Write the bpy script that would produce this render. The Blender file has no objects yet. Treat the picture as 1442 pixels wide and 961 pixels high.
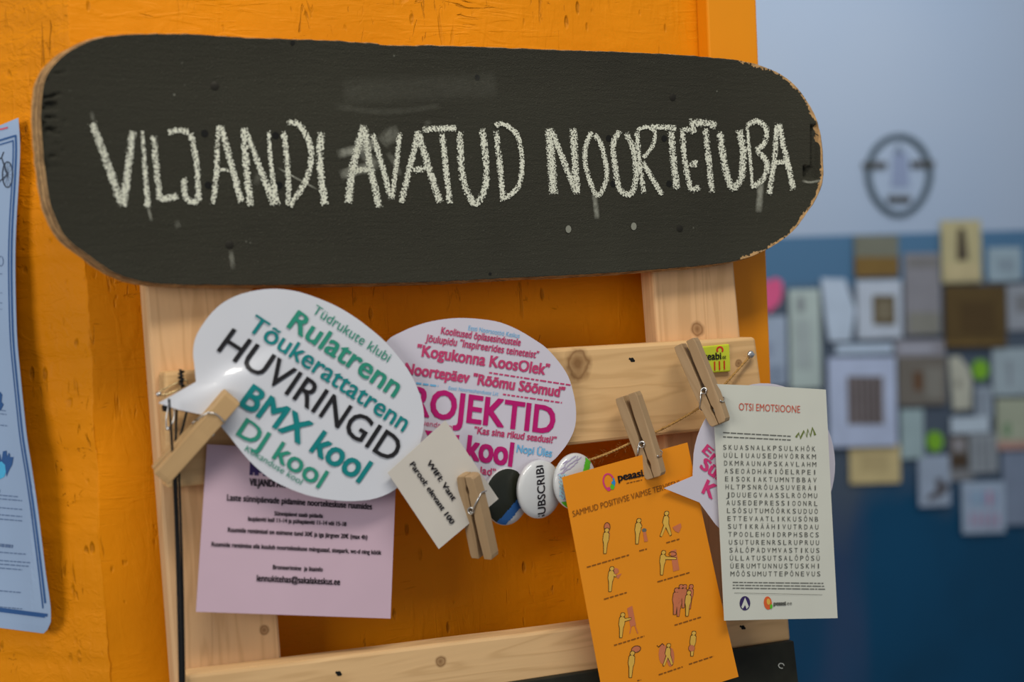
import bpy, bmesh, math, random
from mathutils import Vector, Matrix, noise
random.seed(7)
R = math.radians
SC = bpy.context.scene
COL = SC.collection

# ------------------------------------------------------------------ camera
# the room's frame: X along the column's front face, Y into the wall, Z up.
FPX = 2003.0
_u = Vector((4219, 256, -2003)).normalized()           # room X seen in camera axes (right, up, back)
_v = Vector((-.045, 1, .033)); _v = (_v - _u * _v.dot(_u)).normalized()
_y = _v.cross(_u)
CAMROT = Matrix(((_u.x, _u.y, _u.z), (_y.x, _y.y, _y.z), (_v.x, _v.y, _v.z)))
CAM = Vector((0.0, -1.215, 1.50))
cd = bpy.data.cameras.new('camera'); cam = bpy.data.objects.new('camera', cd); COL.objects.link(cam)
cam.matrix_world = Matrix.Translation(CAM) @ CAMROT.to_4x4()
cd.sensor_width = 36; cd.lens = 36 * FPX / 1442; cd.clip_start = .05
cd.dof.use_dof = True; cd.dof.focus_distance = 1.31; cd.dof.aperture_fstop = 3.3
SC.camera = cam

# ------------------------------------------------------------------ light
SC.view_settings.view_transform = 'Standard'; SC.view_settings.look = 'None'
SC.view_settings.gamma = 1; SC.view_settings.use_curve_mapping = False
SC.view_settings.exposure = 0.0
w = bpy.data.worlds.new('world'); SC.world = w; w.use_nodes = True
w.node_tree.nodes['Background'].inputs[0].default_value = (.80, .87, 1.0, 1)
w.node_tree.nodes['Background'].inputs[1].default_value = 0.34

def area(name, loc, target, size, power, color):
    d = bpy.data.lights.new(name, 'AREA'); d.shape = 'RECTANGLE'; d.size, d.size_y = size
    d.energy = power; d.color = color
    o = bpy.data.objects.new(name, d); COL.objects.link(o); o.location = loc
    o.rotation_euler = (Vector(target) - Vector(loc)).to_track_quat('-Z', 'Y').to_euler()
    return o
area('window_light', (-2.6, -1.9, 2.1), (0, 0, 1.4), (1.3, 1.2), 46, (1, .97, .92))
area('ceiling_light', (0.5, -1.1, 2.95), (.2, 0, 1.4), (1.4, .3), 22, (1, .95, .86))
area('hall_light', (2.6, 0.9, 2.9), (2.6, 3.5, 1.3), (2.0, 1.0), 25, (.97, .98, 1))

# ------------------------------------------------------------------ geometry helpers
def ray(px, py):
    return CAMROT @ Vector(((px - 721) / FPX, -(py - 480.5) / FPX, -1))
def P(px, py, y=0.0):
    d = ray(px, py); return CAM + d * ((y - CAM.y) / d.y)
def PS(px, py, yf):
    if not callable(yf): return P(px, py, yf)
    y = -.06
    for _ in range(7):
        p = P(px, py, y); y = yf(p.x, p.z)
    return P(px, py, y)
def flat(y0): return lambda u, v: y0
def bend(px, py, y0, ku=0, kv=0, su=0, sv=0, kuv=0):
    c = P(px, py, y0)
    return lambda u, v: y0 + su * (u - c.x) + sv * (v - c.z) + ku * (u - c.x) ** 2 + kv * (v - c.z) ** 2 + kuv * (u - c.x) * (v - c.z)

def props(o, label=None, cat=None, group=None, kind=None):
    if label: o['label'] = label
    if cat: o['category'] = cat
    if group: o['group'] = group
    if kind: o['kind'] = kind
    return o
def empty(name, loc, label, cat, group=None):
    o = bpy.data.objects.new(name, None); COL.objects.link(o); o.location = loc; o.empty_display_size = .03
    return props(o, label, cat, group)
def root_of(o):
    t = Vector((0, 0, 0))
    while o is not None: t += o.location; o = o.parent
    return t
def mk(name, verts, faces, mat, parent=None, origin=None, smooth=False, mi=None, label=None):
    """verts in room coordinates; the mesh is stored about its own / its parent's origin"""
    if parent is not None: org = root_of(parent)
    else: org = Vector(origin) if origin is not None else sum((Vector(v) for v in verts), Vector()) / len(verts)
    me = bpy.data.meshes.new(name)
    me.from_pydata([tuple(Vector(v) - org) for v in verts], [], faces)
    for m in (mat if isinstance(mat, (list, tuple)) else [mat]): me.materials.append(m)
    if mi: me.polygons.foreach_set('material_index', mi)
    if smooth: me.polygons.foreach_set('use_smooth', [True] * len(me.polygons))
    me.update()
    o = bpy.data.objects.new(name, me); COL.objects.link(o)
    if parent is not None: o.parent = parent
    else: o.location = org
    if label: o['label'] = label
    return o
class MB:
    def __init__(s): s.v, s.f, s.m, s.marks = [], [], [], []
    def mark(s):
        if s.v: s.marks.append((len(s.v), len(s.f)))
    def add(s, verts, faces, m=0):
        b = len(s.v); s.v += [Vector(q) for q in verts]; s.f += [tuple(i + b for i in f) for f in faces]; s.m += [m] * len(faces)
    def box(s, x0, x1, y0, y1, z0, z1, m=0):
        s.add([(x, y, z) for x in (x0, x1) for y in (y0, y1) for z in (z0, z1)],
              [(0, 1, 3, 2), (4, 6, 7, 5), (0, 4, 5, 1), (2, 3, 7, 6), (0, 2, 6, 4), (1, 5, 7, 3)], m)
    def tube(s, pts, r, n=8, m=0, closed=False):
        pts = [Vector(p) for p in pts]; N = len(pts); vs = []; fs = []; ref = None
        for i, p in enumerate(pts):
            a = pts[(i - 1) % N] if (closed or i > 0) else p
            b = pts[(i + 1) % N] if (closed or i < N - 1) else p
            t = (b - a).normalized()
            if ref is None:
                ref = t.orthogonal().normalized()
            ref = (ref - t * ref.dot(t)).normalized(); bi = t.cross(ref)
            rr = r(i / max(1, N - 1)) if callable(r) else r
            for k in range(n):
                a2 = 2 * math.pi * k / n; vs.append(p + (ref * math.cos(a2) + bi * math.sin(a2)) * rr)
        for i in range(N if closed else N - 1):
            j = (i + 1) % N
            for k in range(n): fs.append((i * n + k, i * n + (k + 1) % n, j * n + (k + 1) % n, j * n + k))
        if not closed: fs += [tuple(range(n))[::-1], tuple((N - 1) * n + k for k in range(n))]
        s.add(vs, fs, m)
    def make(s, name, mat, parent=None, smooth=False, label=None, origin=None):
        return mk(name, s.v, s.f, mat, parent, origin, smooth, s.m, label)

def catmull(pts, n=6, closed=False):
    out = []; N = len(pts)
    for i in range(N if closed else N - 1):
        g = (lambda k: pts[k % N]) if closed else (lambda k: pts[max(0, min(N - 1, k))])
        p0, p1, p2, p3 = (Vector(g(i + d)) for d in (-1, 0, 1, 2))
        for k in range(n):
            t = k / n
            out.append(.5 * ((2 * p1) + (p2 - p0) * t + (2 * p0 - 5 * p1 + 4 * p2 - p3) * t * t + (3 * p1 - p0 - 3 * p2 + p3) * t ** 3))
    if not closed: out.append(Vector(pts[-1]))
    return out
def densify(pts, d, closed=True):
    out = []; N = len(pts)
    for i in range(N if closed else N - 1):
        a, b = Vector(pts[i]), Vector(pts[(i + 1) % N]); k = max(1, int((b - a).length / d))
        out += [a.lerp(b, j / k) for j in range(k)]
    if not closed: out.append(Vector(pts[-1]))
    return out

# ------------------------------------------------------------------ materials
def lin(c):
    return tuple((x / 255 / 12.92) if x / 255 <= .04045 else ((x / 255 + .055) / 1.055) ** 2.4 for x in c) + (1,)
class NT:
    def __init__(s, name):
        s.m = bpy.data.materials.new(name); s.m.use_nodes = True; s.t = s.m.node_tree; s.n = s.t.nodes
        s.b = s.n['Principled BSDF']; s.b.inputs['Specular IOR Level'].default_value = .3
        s.tc = s.n.new('ShaderNodeTexCoord')
    def L(s, a, b): s.t.links.new(a, b)
    def map(s, scale=(1, 1, 1), rot=(0, 0, 0)):
        m = s.n.new('ShaderNodeMapping'); m.inputs['Scale'].default_value = scale; m.inputs['Rotation'].default_value = rot
        s.L(s.tc.outputs['Object'], m.inputs[0]); return m.outputs[0]
    def noise(s, vec, scale, detail=3, dist=0, rough=.5):
        n = s.n.new('ShaderNodeTexNoise'); n.inputs['Scale'].default_value = scale; n.inputs['Detail'].default_value = detail
        n.inputs['Distortion'].default_value = dist; n.inputs['Roughness'].default_value = rough
        s.L(vec, n.inputs['Vector']); return n.outputs['Fac']
    def ramp(s, fac, stops):
        r = s.n.new('ShaderNodeValToRGB'); e = r.color_ramp.elements
        e[0].position, e[0].color = stops[0]; e[1].position, e[1].color = stops[1]
        for p, c in stops[2:]: x = e.new(p); x.color = c
        s.L(fac, r.inputs[0]); return r.outputs[0]
    def math(s, op, a, b=None, clamp=False):
        m = s.n.new('ShaderNodeMath'); m.operation = op; m.use_clamp = clamp
        for i, q in enumerate((a, b)):
            if q is None: continue
            if isinstance(q, (int, float)): m.inputs[i].default_value = q
            else: s.L(q, m.inputs[i])
        return m.outputs[0]
    def mix(s, f, a, b, mode='MIX'):
        m = s.n.new('ShaderNodeMix'); m.data_type = 'RGBA'; m.blend_type = mode
        for i, q in ((0, f), (6, a), (7, b)):
            if isinstance(q, (int, float, tuple)): m.inputs[i].default_value = q
            else: s.L(q, m.inputs[i])
        return m.outputs[2]
    def bump(s, h, strength, dist):
        b = s.n.new('ShaderNodeBump'); b.inputs['Strength'].default_value = strength; b.inputs['Distance'].default_value = dist
        s.L(h, b.inputs['Height']); s.L(b.outputs[0], s.b.inputs['Normal'])
    def color(s, c):
        if isinstance(c, tuple): s.b.inputs['Base Color'].default_value = c
        else: s.L(c, s.b.inputs['Base Color'])
        return s
    def rough(s, r): s.b.inputs['Roughness'].default_value = r; return s
BW = lambda x: (x, x, x, 1)
def plain(name, c, rough=.6, metal=0, var=.06, sc=60, coat=0):
    n = NT(name); f = n.noise(n.map(), sc, 2)
    c1 = tuple(x * (1 - var) for x in c[:3]) + (1,); c2 = tuple(min(1, x * (1 + var)) for x in c[:3]) + (1,)
    n.color(n.ramp(f, [(.3, c1), (.7, c2)])).rough(rough); n.b.inputs['Metallic'].default_value = metal
    n.b.inputs['Coat Weight'].default_value = coat; n.b.inputs['Coat Roughness'].default_value = .06
    if coat > .8:      # hand-laminated plastic ripples
        bp = n.n.new('ShaderNodeBump'); bp.inputs['Strength'].default_value = .35; bp.inputs['Distance'].default_value = .0012
        n.L(n.noise(n.map(), 85, 2), bp.inputs['Height']); n.L(bp.outputs[0], n.b.inputs['Coat Normal'])
    return n.m

def wall_orange(name, base=(.80, .262, .0010), relief=.62):
    n = NT(name); v = n.map()
    big = n.noise(v, 7, 3); fine = n.noise(v, 90, 4, .3)
    lump = n.noise(v, 28, 3, .6)
    # scratches and gouges: thin stretched noise in three directions, gated by patches
    cuts = None
    for rot, sc, th in (((0, R(35), 0), (75, 75, 14), .68), ((0, R(-20), 0), (110, 110, 22), .69), ((0, R(62), 0), (20, 90, 110), .70)):
        f = n.noise(n.map(sc, rot), 1.0, 3, 1.6)
        f = n.ramp(f, [(th - .03, BW(0)), (th + .03, BW(1))])
        cuts = f if cuts is None else n.math('MAXIMUM', cuts, f)
    gate = n.ramp(n.noise(v, 11, 2), [(.50, BW(0)), (.64, BW(1))])
    cuts = n.math('MULTIPLY', cuts, gate)
    vo = n.n.new('ShaderNodeTexVoronoi'); vo.inputs['Scale'].default_value = 75; n.L(n.map((1.3, 1, .45), (0, R(24), 0)), vo.inputs['Vector'])
    pit = n.ramp(vo.outputs['Distance'], [(.14, BW(1)), (.24, BW(0))])
    pit = n.math('MULTIPLY', pit, n.ramp(n.noise(v, 26, 3), [(.555, BW(0)), (.62, BW(1))]))
    dark = n.math('MAXIMUM', cuts, pit)
    c1 = tuple(x * .90 for x in base) + (1,); c2 = tuple(min(1, x * 1.06) for x in base) + (1,)
    col = n.ramp(big, [(.3, c1), (.7, c2)])
    col = n.mix(n.math('MULTIPLY', dark, .58), col, tuple(x * .40 for x in base) + (1,))
    n.color(col).rough(.55); n.b.inputs['Specular IOR Level'].default_value = .14
    h = n.math('ADD', n.math('MULTIPLY', lump, .5), n.math('MULTIPLY', fine, .22))
    for rot, sc in (((0, R(35), 0), (70, 70, 14)), ((0, R(-48), 0), (16, 60, 95)), ((0, R(12), 0), (20, 120, 120))):
        q = n.noise(n.map(sc, rot), 1.0, 3, 1.2); q = n.ramp(q, [(.50, BW(0)), (.62, BW(1))])
        h = n.math('ADD', h, n.math('MULTIPLY', n.math('MULTIPLY', q, n.ramp(n.noise(n.map((1, 1, 1), rot), 9, 2), [(.45, BW(0)), (.62, BW(1))])), .13))
    h = n.math('SUBTRACT', h, n.math('MULTIPLY', dark, .8))
    n.bump(h, relief, .0034)
    return n.m
def pine(name, axis, base=(.70, .43, .20), knots=()):
    """axis: grain direction 'x' or 'z'; knots: (x, z, radius) relative to the object's origin"""
    n = NT(name)
    s = (2.2, 30, 30) if axis == 'x' else (30, 30, 2.2)
    v = n.map(s); f = n.noise(v, 1.0, 3, .8)
    sep = n.n.new('ShaderNodeSeparateXYZ'); n.L(n.tc.outputs['Object'], sep.inputs[0])
    sn = n.math('SINE', n.math('MULTIPLY', f, 42.0)); sn = n.math('ADD', n.math('MULTIPLY', sn, .5), .5)
    fi = n.noise(n.map(tuple(k * 9 for k in s)), 1.0, 2)
    dk = tuple(x * .80 for x in base); lt = tuple(min(1, x * 1.08) for x in base)
    col = n.mix(n.math('MULTIPLY', n.math('POWER', sn, 3.0), .55), lt + (1,), (dk[0], dk[1] * .93, dk[2] * .82, 1))
    col = n.mix(n.math('MULTIPLY', fi, .3), col, dk + (1,))
    for kx, kz, kr in knots:
        dx = n.math('SUBTRACT', sep.outputs[0], kx); dz = n.math('SUBTRACT', sep.outputs[2], kz)
        d = n.math('SQRT', n.math('ADD', n.math('MULTIPLY', dx, dx), n.math('MULTIPLY', dz, dz)))
        d = n.math('ADD', n.math('DIVIDE', d, kr), n.math('MULTIPLY', n.math('SUBTRACT', n.noise(n.map(), 70, 2), .5), .9))
        ring = n.ramp(d, [(0, BW(.9)), (.45, BW(.55)), (.62, BW(.85)), (.8, BW(.35)), (1.0, BW(0))])
        col = n.mix(ring, col, lin((128, 88, 48)))
    n.color(col).rough(.62); n.bump(n.math('ADD', sn, fi), .12, .0006)
    return n.m

M = {}
M['orange'] = wall_orange('orange_paint')
M['orange_trim'] = plain('orange_trim_paint', (.80, .27, .0010, 1), .5, var=.05, sc=8)
def deck_mat():
    n = NT('chalkboard_griptape'); v = n.map()
    g = n.noise(v, 900, 2); s = n.noise(n.map((40, 1, 260)), 1.0, 3, .4); b = n.noise(v, 9, 3, .5)
    c = n.mix(b, lin((44, 42, 33)), lin((54, 53, 42)))
    dust = n.math('MULTIPLY', n.ramp(g, [(.62, BW(0)), (.78, BW(1))]), .35)
    c = n.mix(dust, c, lin((104, 102, 88)))
    vo = n.n.new('ShaderNodeTexVoronoi'); vo.inputs['Scale'].default_value = 60; n.L(v, vo.inputs['Vector'])
    sp = n.math('MULTIPLY', n.ramp(vo.outputs['Distance'], [(.02, BW(1)), (.07, BW(0))]), n.ramp(n.noise(v, 30, 1), [(.6, BW(0)), (.66, BW(1))]))
    c = n.mix(n.math('MULTIPLY', sp, .6), c, lin((150, 150, 135)))
    n.color(c).rough(.85); n.b.inputs['Specular IOR Level'].default_value = .25
    n.bump(n.math('ADD', n.math('MULTIPLY', g, 1.1), n.math('MULTIPLY', s, .8)), .9, .0009)
    return n.m
M['deck'] = deck_mat()
M['ply_light'] = plain('plywood_edge', lin((178, 140, 92)), .7, var=.3, sc=220)
M['ply_dark'] = plain('plywood_edge_worn', lin((112, 84, 54)), .75, var=.4, sc=260)
M['black_hole'] = plain('bore_black', (.006, .006, .005, 1), .9)
M['steel'] = plain('bright_steel', (.66, .65, .62, 1), .28, 1)
M['brass'] = plain('brassy_wire', (.62, .5, .27, 1), .3, 1)
M['dark_metal'] = plain('dark_screw', (.03, .027, .02, 1), .5, .6)
M['peg'] = pine('peg_wood', 'z', (.52, .33, .15))
M['peg_grey'] = pine('weathered_peg_wood', 'z', (.40, .262, .135))
M['cord'] = plain('black_cord', (.008, .008, .008, 1), .7)
M['twine'] = plain('jute_twine', lin((176, 134, 74)), .9, var=.3, sc=700)
M['lam_white'] = plain('laminated_white_paper', (.67, .68, .71, 1), .30, var=.015, sc=20, coat=.9)
M['lam_pinkwhite'] = plain('laminated_paper', (.64, .60, .66, 1), .35, var=.015, sc=20, coat=.3)
M['pink_paper'] = plain('pale_pink_paper', (.63, .45, .52, 1), .6, var=.02, sc=20)
M['cream_paper'] = plain('cream_paper', (.62, .57, .49, 1), .6, var=.03, sc=25)
M['sheet_paper'] = plain('off_white_paper', (.66, .66, .56, 1), .6, var=.02, sc=20)
M['orange_paper'] = plain('orange_paper', (.86, .285, .008, 1), .5, var=.02, sc=20)
M['blue_paper'] = plain('pale_blue_paper', lin((158, 180, 208)), .5, var=.03, sc=12)
def ink(n, c, r=.5):
    if n not in M: M[n] = plain('ink_' + n, lin(c), r, var=.05)
    return M[n]
ink('teal', (16, 128, 128)); ink('green_teal', (46, 142, 118)); ink('ink_black', (34, 32, 34)); ink('magenta', (186, 22, 108))
ink('rose', (196, 66, 110)); ink('sky', (110, 180, 220)); ink('print_black', (26, 20, 24)); ink('purple', (58, 44, 92))
ink('brown_ink', (140, 84, 20)); ink('figure_yellow', (226, 178, 74)); ink('figure_line', (62, 44, 22)); ink('figure_pink', (206, 118, 78))
ink('grey_ink', (105, 105, 96)); ink('dark_ink', (96, 96, 88)); ink('red_ink', (205, 96, 74)); ink('olive', (112, 124, 62))
ink('pin_pink', (214, 62, 120)); ink('red', (216, 48, 30)); ink('poster_blue', (52, 92, 146)); ink('poster_grey', (96, 118, 152))
ink('cyan', (84, 184, 226)); ink('green', (90, 190, 40)); ink('lilac', (176, 164, 190)); ink('navy', (46, 98, 160)); ink('badge_black', (40, 42, 32), .25)
ink('logo_blue', (40, 140, 200)); ink('logo_orange', (224, 100, 50))

# chalk: speckled cover that thins out toward the stroke's edge
def chalk_mat(name, soft):
    n = NT(name)
    at = n.n.new('ShaderNodeAttribute'); at.attribute_name = 'cover'
    cov = at.outputs['Fac']
    f = n.noise(n.map(), 720, 2, .2, .6)
    if soft:
        a = n.math('MULTIPLY', n.math('MULTIPLY', cov, n.ramp(n.noise(n.map(), 260, 3), [(.25, BW(.35)), (.75, BW(1))])), .55, True)
    else:
        t = n.math('ADD', n.math('MULTIPLY', cov, .20), f)
        a = n.ramp(t, [(.588, BW(0)), (.67, BW(1))])
    tr = n.n.new('ShaderNodeBsdfTransparent'); mx = n.n.new('ShaderNodeMixShader')
    n.L(a, mx.inputs[0]); n.L(tr.outputs[0], mx.inputs[1]); n.L(n.b.outputs[0], mx.inputs[2])
    n.L(mx.outputs[0], n.n['Material Output'].inputs[0])
    n.color(lin((216, 216, 196))).rough(.95)
    return n.m
M['dusty_dot'] = plain('dusty_dot', lin((132, 132, 118)), .95)
M['chalk'] = chalk_mat('chalk', False); M['smudge'] = chalk_mat('chalk_smudge', True)

# ------------------------------------------------------------------ text
_cap = {}
def glyphs(body, bold=0.0, space=1.0, res=3):
    c = bpy.data.curves.new('t', 'FONT'); c.body = body; c.offset = bold; c.space_character = space
    c.resolution_u = res; c.fill_mode = 'FRONT' if hasattr(c, 'fill_mode') else c.fill_mode
    o = bpy.data.objects.new('t', c); COL.objects.link(o)
    me = bpy.data.meshes.new_from_object(o)
    vs = [tuple(v.co) for v in me.vertices]; fs = [tuple(p.vertices) for p in me.polygons]
    bpy.data.objects.remove(o); bpy.data.curves.remove(c); bpy.data.meshes.remove(me)
    return vs, fs
def split_long(vs, fs, maxlen):
    bm = bmesh.new(); bv = [bm.verts.new(v) for v in vs]
    for f in fs:
        try: bm.faces.new([bv[i] for i in f])
        except ValueError: pass
    for _ in range(5):
        e = [x for x in bm.edges if x.calc_length() > maxlen]
        if not e: break
        bmesh.ops.subdivide_edges(bm, edges=e, cuts=1)
        bmesh.ops.triangulate(bm, faces=bm.faces)
    bm.verts.index_update()
    out = [tuple(v.co) for v in bm.verts], [tuple(v.index for v in f.verts) for f in bm.faces]
    bm.free(); return out
def text(mb, body, A, B, C, yf, m=0, bold=0.0, lift=.0005, space=1.0, xrep=0.0, bow=0.0):
    """A, B: ends of the baseline, C: top of a capital above A, as seen in the photograph; mapped onto the sheet's plane"""
    vs, fs = glyphs(body, 0, space)
    mb.mark()
    yrep = bold * .6
    if not xrep: xrep = bold
    if not vs: return
    if any(c_.islower() for c_ in body):   # taller small letters, as in the printed faces
        vs = [(x, (y * 1.12 if y < .449 else .503 + (y - .449) * (.702 - .503) / (.702 - .449)) if y > 0 else y * .85, z) for x, y, z in vs]
    x0 = min(v[0] for v in vs); x1 = max(v[0] for v in vs); W = x1 - x0; cap = .682
    a, b, c = PS(*A, yf), PS(*B, yf), PS(*C, yf)
    X = (b - a) / W; Y = (c - a) / cap
    if (b - a).length > .07: vs, fs = split_long(vs, fs, (.0045 if lift > .0008 else .012) / X.length)
    reps = [(0, 0)]
    if xrep: reps = [(-xrep, 0), (-xrep / 2, 0), (0, 0), (xrep / 2, 0), (xrep, 0)]
    if yrep: reps = [(i * xrep, j * yrep) for i in (-1, 0, 1) for j in (-1, 0, 1)]
    for kk, (r_, r2) in enumerate(reps):
        out = []
        for x, y, z in vs:
            t = (x - x0) / W
            p = a + X * (x - x0 + r_) + Y * (y + r2 + bow * 4 * t * (1 - t))
            yy = yf(p.x, p.z) if callable(yf) else yf
            out.append((p.x, yy - lift - kk * .000025, p.z))
        mb.add(out, fs, m)
def poly(mb, pts, yf, m=0, lift=.0004, dens=None):
    pts = densify(pts, dens) if dens else pts
    q = []
    for x, y in [tuple(p)[:2] for p in pts]:
        p = PS(x, y, yf); q.append((p.x, p.y - lift, p.z))
    mb.add(q, [tuple(range(len(q)))[::-1]], m)
def line(mb, pts, wpx, yf, m=0, lift=.0004, closed=False):
    pts = [Vector(p) for p in pts]; N = len(pts); q = []
    for i, p in enumerate(pts):
        a = pts[(i - 1) % N] if (closed or i) else p; b = pts[(i + 1) % N] if (closed or i < N - 1) else p
        t = (b - a).normalized(); nn = Vector((-t.y, t.x)) * wpx / 2
        for s in (-1, 1):
            r_ = PS(p.x + nn.x * s, p.y + nn.y * s, yf); q.append((r_.x, r_.y - lift, r_.z))
    f = [(2 * i, 2 * i + 1, (2 * i + 3) % (2 * N), (2 * i + 2) % (2 * N)) for i in range(N if closed else N - 1)]
    mb.add(q, f, m)
def dashes(mb, a, b, wpx, yf, m=0, lift=.0004, seed=0, wl=(3, 9)):
    mb.mark()
    _dashes(mb, a, b, wpx, yf, m, lift, seed, wl); mb.mark()
def _dashes(mb, a, b, wpx, yf, m, lift, seed, wl):
    """a line of print too small to read: word-long bars"""
    rnd = random.Random(seed); a, b = Vector(a), Vector(b); L = (b - a).length; t = 0
    while t < L:
        l = min(rnd.uniform(*wl), L - t)
        line(mb, [a.lerp(b, t / L), a.lerp(b, (t + l) / L)], wpx, yf, m, lift); t += l + wpx * .9
def ell(cx, cy, rx, ry, n=28, rot=0, a0=0, a1=360):
    out = []
    for k in range(n + (0 if a1 - a0 == 360 else 1)):
        a = R(a0 + (a1 - a0) * k / n); x, y = rx * math.cos(a), ry * math.sin(a)
        out.append((cx + x * math.cos(rot) - y * math.sin(rot), cy + x * math.sin(rot) + y * math.cos(rot)))
    return out

def sheet(name, outline, yf, mat, parent, centre, th=.0005, rings=9, part='sheet'):
    o = densify(outline, 7); n = len(o); c = Vector(centre); vs = []; fs = []
    for r_ in range(1, rings + 1):
        for p in o:
            q = c.lerp(Vector(p[:2]), r_ / rings); vs.append(PS(q.x, q.y, yf))
    vs.append(PS(c.x, c.y, yf)); ci = len(vs) - 1
    for k in range(n): fs.append((ci, (k + 1) % n, k))
    for r_ in range(rings - 1):
        for k in range(n):
            a, b = r_ * n + k, r_ * n + (k + 1) % n; fs.append((a, b, b + n, a + n))
    N = len(vs); bk = [v + Vector((0, th, 0)) for v in vs]
    fs2 = [tuple(i + N for i in f[::-1]) for f in fs]
    rim = [((rings - 1) * n + k, (rings - 1) * n + (k + 1) % n, (rings - 1) * n + (k + 1) % n + N, (rings - 1) * n + k + N) for k in range(n)]
    ob = mk(part, vs + bk, fs + fs2 + rim, mat, parent)
    bm = bmesh.new(); bm.from_mesh(ob.data); bmesh.ops.recalc_face_normals(bm, faces=bm.faces)
    for f in bm.faces: f.smooth = len(f.verts) < 5
    for e in bm.edges:
        if len(e.link_faces) == 2 and e.calc_face_angle(0) > .7: e.smooth = False
    bm.to_mesh(ob.data); bm.free()
    return ob

# ------------------------------------------------------------------ the setting
# column: front face Y=0, left face turned away by 45 degrees, right return
ZB, ZT = 0.0, 2.9
xc0 = P(103, 50, 0).x; xc1 = P(146, 961, 0).x; XC = (xc0 + xc1) / 2 + .001
XR = P(1060, 400, 0).x
def grid_face(name, fn, nu, nv, mat, kind='structure'):
    vs = [fn(i / nu, j / nv) for j in range(nv + 1) for i in range(nu + 1)]
    fs = [(j * (nu + 1) + i, j * (nu + 1) + i + 1, (j + 1) * (nu + 1) + i + 1, (j + 1) * (nu + 1) + i) for j in range(nv) for i in range(nu)]
    o = mk(name, vs, fs, mat, None, smooth=True); props(o, kind=kind); return o
def corner(z):
    n1 = noise.noise(Vector((0, 3.3, z * 14))) * .0035 + noise.noise(Vector((5, 1, z * 90))) * .0016 + noise.noise(Vector((9, 1, z * 260))) * .0008
    return XC + (1.5 - z) * 0.006 + n1
def zz(t):   # dense where the photograph looks
    return 1.0 + t * 1.1
def front(u, v):
    z = zz(v); uu = u ** 1.6
    x = corner(z) + (XR - corner(z)) * uu
    return (x, .0012 * noise.noise(Vector((x * 18, 0, z * 18))) * (1 if u > 0 else 0), z)
grid_face('wall_front', front, 120, 240, M['orange'])
CH = Vector((-math.sin(R(45)), math.cos(R(45)), 0)) if False else Vector((-math.cos(R(45)), math.sin(R(45)), 0))
def cham(u, v):
    z = zz(v); t = (1 - u) ** 1.6; c = Vector((corner(z), 0, z)); p = c + CH * t * .62
    return p + Vector((1, 1, 0)) * .001 * noise.noise(Vector((t * 12, 4, z * 18))) * (1 if t > 0 else 0)
grid_face('wall_left', cham, 90, 240, M['orange'])
b = MB()   # the rest of the column: lower and upper courses, right return and back
e = Vector((XC, 0, 0)) + CH * .62
for z0, z1 in ((ZB, 1.0), (2.1, ZT)):
    b.add([(XR, 0, z0), (XC, 0, z0), (e.x, e.y, z0), (XR, 0, z1), (XC, 0, z1), (e.x, e.y, z1)], [(0, 1, 4, 3), (1, 2, 5, 4)])
b.add([(XR, 0.0, ZB), (XR, .6, ZB), (XR, .6, ZT), (XR, 0.0, ZT), (e.x, e.y, ZB), (e.x, .6, ZB), (e.x, .6, ZT), (e.x, e.y, ZT)], [(0, 1, 2, 3), (4, 7, 6, 5), (1, 5, 6, 2)])
props(b.make('wall_right', M['orange']), kind='structure')
# raised batten down the column's right edge
xt = P(998, 60, -.02).x
b = MB(); b.box(xt, XR + .004, -.02, .0, ZB, ZT)
tr = b.make('trim_1', M['orange_trim']); props(tr, kind='structure')
md = tr.modifiers.new('bevel', 'BEVEL'); md.width = .002; md.segments = 2

# far wall: pale above, blue mural paint below
_d = ray(1270, 400); YB = (CAM + _d * 4.6).y
ZL = P(1270, 330, YB).z
def back_mat():
    n = NT('back_wall_paint'); v = n.map()
    sep = n.n.new('ShaderNodeSeparateXYZ'); n.L(n.tc.outputs['Object'], sep.inputs[0])
    z = sep.outputs[2]
    f = n.noise(n.map((1, 1, .8)), 2.6, 3, .5)
    up = n.mix(n.noise(v, 1.1, 2), lin((152, 174, 200)), lin((176, 188, 202)))
    blue = n.mix(f, lin((0, 82, 122)), lin((2, 58, 86)))
    mauve = n.ramp(n.noise(n.map((1, 1, .35), (0, R(18), 0)), 2.2, 2), [(.56, BW(0)), (.70, BW(1))])
    blue = n.mix(n.math('MULTIPLY', mauve, .6), blue, lin((74, 78, 112)))
    slate = n.mix(f, lin((84, 93, 106)), lin((70, 86, 102)))
    k = n.math('ADD', n.math('MULTIPLY', z, 1 / .55), n.math('MULTIPLY', n.math('SUBTRACT', f, .5), 1.6))
    c = n.mix(n.ramp(n.math('ADD', k, 1.75), [(.0, BW(0)), (.5, BW(1))]), blue, slate)
    band = n.ramp(n.math('ADD', z, .0), [(.0, BW(0)), (.001, BW(1))])
    teal = n.ramp(n.math('ADD', n.math('MULTIPLY', z, 4.0), 1.0), [(.30, BW(0)), (.45, BW(1))])
    c = n.mix(teal, c, lin((76, 116, 148)))
    c = n.mix(band, c, up)
    n.color(c).rough(.7); return n.m
xb0, xb1 = -4.0, 6.0
mk('wall_back', [(xb0, YB, 0), (xb1, YB, 0), (xb1, YB, ZT), (xb0, YB, ZT), (xb0, YB + .1, 0), (xb1, YB + .1, 0), (xb1, YB + .1, ZT), (xb0, YB + .1, ZT)],
   [(0, 1, 2, 3), (4, 7, 6, 5), (3, 2, 6, 7), (0, 4, 5, 1), (1, 5, 6, 2), (0, 3, 7, 4)], back_mat(), origin=((xb0 + xb1) / 2, YB, ZL))['kind'] = 'structure'
mk('floor', [(-4, -4, 0), (xb1, -4, 0), (xb1, YB, 0), (-4, YB, 0)], [(0, 1, 2, 3)], plain('grey_lino', (.25, .25, .25, 1), .5))['kind'] = 'structure'

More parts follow.
